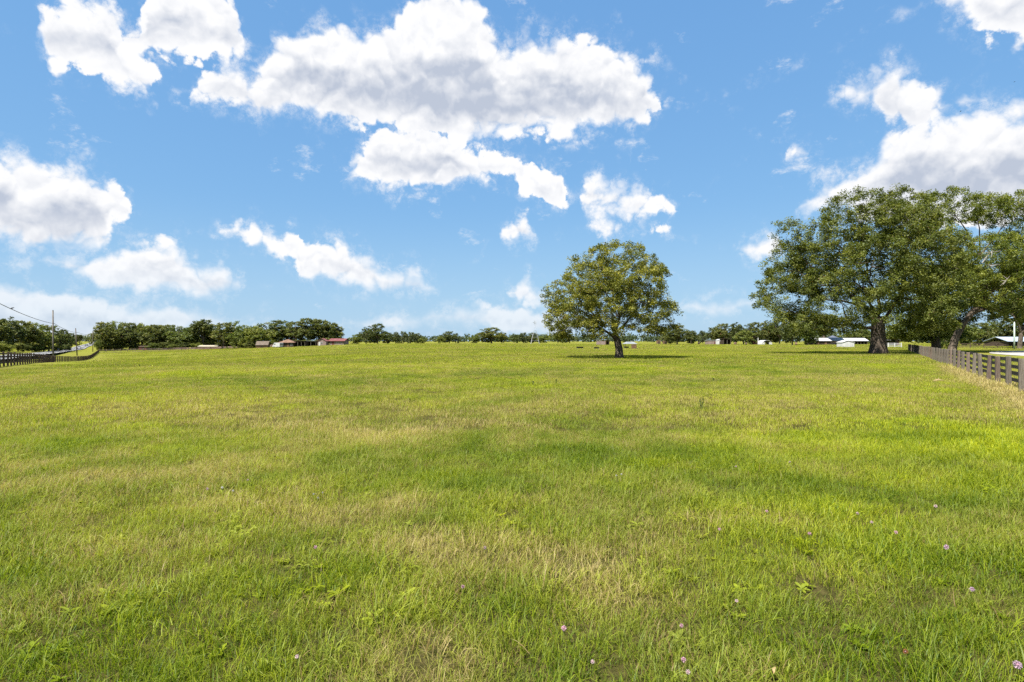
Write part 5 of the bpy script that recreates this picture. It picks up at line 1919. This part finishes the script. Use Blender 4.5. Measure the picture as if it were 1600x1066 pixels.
# ------------------------------------------------------------------ flowers and small things in the grass
M['pink'] = surf_mat('pink petals', (0.36, 0.19, 0.25), (0.50, 0.32, 0.37), 60, 0.7)
M['pale_pink'] = surf_mat('pale pink petals', (0.36, 0.26, 0.26), (0.48, 0.38, 0.36), 60, 0.7)
M['purple'] = surf_mat('purple petals', (0.33, 0.21, 0.29), (0.46, 0.33, 0.40), 60, 0.7)
M['petal_white'] = surf_mat('white petals', (0.42, 0.42, 0.38), (0.55, 0.55, 0.50), 60, 0.7)
M['stem'] = surf_mat('green stem', (0.10, 0.14, 0.02), (0.16, 0.19, 0.035), 30, 0.8)
M['seed_brown'] = surf_mat('orange brown seed head', (0.16, 0.065, 0.02), (0.25, 0.115, 0.035), 60, 0.9)
M['dead_leaf'] = surf_mat('tan dead leaf', (0.24, 0.165, 0.07), (0.36, 0.27, 0.135), 30, 0.8)
M['core'] = surf_mat('flower core', (0.30, 0.16, 0.20), (0.42, 0.26, 0.30), 50, 0.9)


def puff_meshes(seed, col):
    q = np.random.default_rng(seed)
    mb = MB()
    for k in range(120):
        v = unit(q.normal(0, 1, 3) + np.array([0, 0, 0.15]))
        p = Vector(v)
        sdv = p.cross(Vector(q.normal(0, 1, 3))).normalized()
        L = 1.0 * q.uniform(0.8, 1.08)
        a = p * 0.3
        mb.add([a - sdv * 0.05, a + sdv * 0.05, p * L + sdv * 0.085, p * L - sdv * 0.085], [(0, 1, 2, 3)])
    me = mb.mesh('petals', M[col])
    bm = bmesh.new()
    bmesh.ops.create_icosphere(bm, subdivisions=1, radius=0.45)
    c = bpy.data.meshes.new('core')
    bm.to_mesh(c)
    bm.free()
    c.materials.append(M['core'])
    return me, c


PUFF = {c: puff_meshes(i, c) for i, c in enumerate(('pink', 'pale_pink', 'purple', 'petal_white', 'seed_brown'))}


def flower(px, py, size_px, col, label, h=0.11, name='pink_flower'):
    """round flower head on a thin stem, rooted in the pasture"""
    d = F * (EYE - h) / (py - 533.0)
    for _ in range(3):
        x = pxx(px, d)
        d = F * (EYE - h - Z(x, d)) / (py - 533.0)
    x = pxx(px, d)
    r = empty(name, (x, d, Z(x, d)))
    tag(r, label, 'flower', 'flowers in the pasture')
    R_ = size_px * 0.62 / 2 / F * math.hypot(d, EYE)
    me, c = PUFF[col]
    ox, oy = random.gauss(0, 0.02), random.gauss(0, 0.02)
    o = link('petals', me, r, (0, 0, h))
    o.scale = (R_, R_, R_)
    o.rotation_euler = (random.uniform(-0.4, 0.4), random.uniform(-0.4, 0.4), random.uniform(0, 6))
    o2 = link('core', c, r, (0, 0, h))
    o2.scale = (R_, R_, R_)
    MB().tube([(ox, oy, -0.02), (ox * 0.4, oy * 0.4, h * 0.5), (0, 0, h - R_ * 0.4)], [0.0018, 0.0016, 0.0014], 5).build('stem', M['stem'], r)


for px, py, sz, col, lab in [
    (881, 982, 12, 'pink', 'bright pink puffball flower low in the middle of the grass'),
    (1068, 1031, 11, 'pink', 'pink puffball flower nearest the bottom edge right of the middle'),
    (1065, 978, 9, 'pink', 'pink puffball just above the nearest one right of the middle'),
    (1075, 1050, 10, 'pale_pink', 'faded whitish flower head touching the bottom edge right of the middle'),
    (926, 1034, 9, 'pale_pink', 'faded pale flower head between the two nearest pink puffballs'),
    (723, 917, 9, 'pink', 'pink puffball left of the middle below the straw patch'),
    (758, 856, 8, 'pale_pink', 'pale pink flower right beside the straw patch'),
    (493, 855, 8, 'pink', 'pink puffball alone on the left half of the grass'),
    (464, 1026, 9, 'pale_pink', 'pale flower near the bottom edge on the left half'),
    (324, 764, 7, 'pale_pink', 'pale pink flower left of the small white flowers'),
    (387, 750, 5, 'pale_pink', 'tiny pale flower farthest back on the left half'),
    (1124, 827, 7, 'pink', 'pink flower leftmost of the scattered ones on the right half'),
    (1198, 799, 7, 'pink', 'pink flower second from the left on the right half'),
    (1265, 834, 8, 'pink', 'pink puffball third from the left on the right half'),
    (1340, 802, 7, 'pale_pink', 'pale flower at the upper middle of the right half'),
    (1362, 816, 7, 'pale_pink', 'pale flower just below and right of its pale neighbour'),
    (1400, 832, 8, 'pink', 'pink flower below the pale pair on the right half'),
    (1462, 791, 8, 'pale_pink', 'pale pink flower farthest back near the right edge'),
    (1479, 855, 12, 'purple', 'large mauve puffball on the right half'),
    (1519, 921, 11, 'purple', 'mauve flower half hidden in grass near the right edge'),
    (1590, 1039, 17, 'purple', 'largest mauve flower at the bottom right corner'),
    (1151, 939, 8, 'pale_pink', 'pale flower head low on the right half left of the tall blades'),
    (1234, 722, 5, 'pale_pink', 'tiny pale flower far back on the right half'),
    (1150, 729, 5, 'pale_pink', 'tiny pale flower far back just right of the middle'),
]:
    flower(px, py, sz, col, lab)
for px, py, sz, lab in [(347, 762, 6, 'white flower, left one of the small white pair'), (364, 767, 5, 'white flower, right one of the small white pair'), (490, 772, 5, 'white flower, leftmost of the three tiny white ones'),
                        (497, 778, 4, 'white flower, middle of the three tiny white ones'), (504, 770, 4, 'white flower, rightmost of the three tiny white ones'),
                        (963, 743, 4, 'tiny white flower, left of two behind the bright green patch'), (971, 741, 4, 'tiny white flower, right of two behind the bright green patch')]:
    flower(px, py, sz, 'petal_white', lab, 0.12, 'white_flower')
flower(1415, 1018, 11, 'seed_brown', 'orange brown seed head on a bent stalk near the bottom right', 0.16, 'seed_head')


def dead_leaf():
    h = 0.065
    d = F * (EYE - h) / (1047 - 533.0)
    x = pxx(1205, d)
    r = empty('dead_leaf', (x, d, Z(x, d) + h), 0.5)
    tag(r, 'tan dead leaf caught in the grass at the bottom edge', 'leaf')
    V, Q_ = [], []
    n, m = 8, 4
    for i in range(n + 1):
        t = i / n
        w = 0.0115 * math.sin(math.pi * (0.06 + 0.90 * t)) ** 0.8 * (1 + 0.18 * math.sin(t * 17))
        for j in range(m + 1):
            s_ = j / m * 2 - 1
            V.append(((t - 0.5) * 0.075, s_ * w, 0.020 * math.sin(t * 3.0) + 0.010 * s_ * s_ + 0.003 * math.sin(9 * t + 3 * s_)))
    for i in range(n):
        for j in range(m):
            a = i * (m + 1) + j
            Q_.append((a, a + 1, a + m + 2, a + m + 1))
    b = link('blade', mesh_np('blade', np.array(V), np.array(Q_), None, [M['dead_leaf']], True), r)
    b.rotation_euler = (0.35, 0.3, 0.9)
    MB().tube([(-0.042, 0, 0.0), (-0.065, 0.004, -0.01)], [0.0016, 0.001], 5).build('stalk', M['dead_leaf'], r)


dead_leaf()


def stick(px, py, L, label):
    d = F * EYE / (py - 533.0)
    x = pxx(px, d)
    r = empty('fallen_branch', (x, d, Z(x, d)), 0.1)
    tag(r, label, 'branch')
    MB().tube([(-L / 2, 0, 0.05), (-L * 0.1, 0.04, 0.10), (L * 0.2, -0.03, 0.08), (L / 2, 0.02, 0.05)], [0.05, 0.045, 0.035, 0.015], 7).build('branch', M['dead_leaf'], r, True)
    MB().tube([(0, 0.03, 0.10), (L * 0.22, 0.16, 0.16)], [0.022, 0.01], 5).build('twig', M['dead_leaf'], r)


stick(1468, 597, 0.5, 'short tan fallen branch lying on the grass near the right fence')


def weed(px, py, hpx, label):
    """upright bushy weed"""
    d = F * EYE / (py - 533.0)
    x = pxx(px, d)
    r = empty('weed', (x, d, Z(x, d)))
    tag(r, label, 'plant', 'tall weeds in the pasture')
    h = hpx / F * d
    q = np.random.default_rng(int(px))
    st = MB()
    P = []
    for k in range(4):
        tx, ty = q.normal(0, 0.12 * h, 2)
        st.tube([(0, 0, -0.03), (tx * 0.5, ty * 0.5, h * 0.5), (tx, ty, h * q.uniform(0.75, 1.0))], [0.01, 0.008, 0.004], 5)
        for i in range(26):
            t = q.uniform(0.2, 1)
            P.append((tx * t + q.normal(0, 0.05 * h), ty * t + q.normal(0, 0.05 * h), h * t * 0.95))
    st.build('stem', M['stem'], r)
    P = np.array(P)
    N = len(P)
    ax = unit(q.normal(0, 1, (N, 3)) + np.array([0, 0, 0.6]))
    sd = unit(np.cross(ax, q.normal(0, 1, (N, 3))))
    L = 0.13 * h * q.uniform(0.7, 1.3, N)[:, None]
    LV = np.stack([P - ax * L * 0.3, P + sd * L * 0.22, P + ax * L, P - sd * L * 0.22], 1).reshape(-1, 3)
    link('leaves', mesh_np('leaves', LV, np.arange(N * 4).reshape(-1, 4), None, [M['wood_a']], False, {'lv': np.repeat(q.random(N) * 0.9, 4)}), r)


weed(1096, 640, 18, 'taller dark weed standing in the middle of the field')
weed(833, 603, 9, 'small dark weed straight below the windpump')
weed(869, 602, 10, 'small dark weed between the windpump and the lone oak')
weed(1115, 598, 8, 'small weed right of the lone oak shadow')
weed(218, 566, 6, 'small dark weed far out on the left of the field')
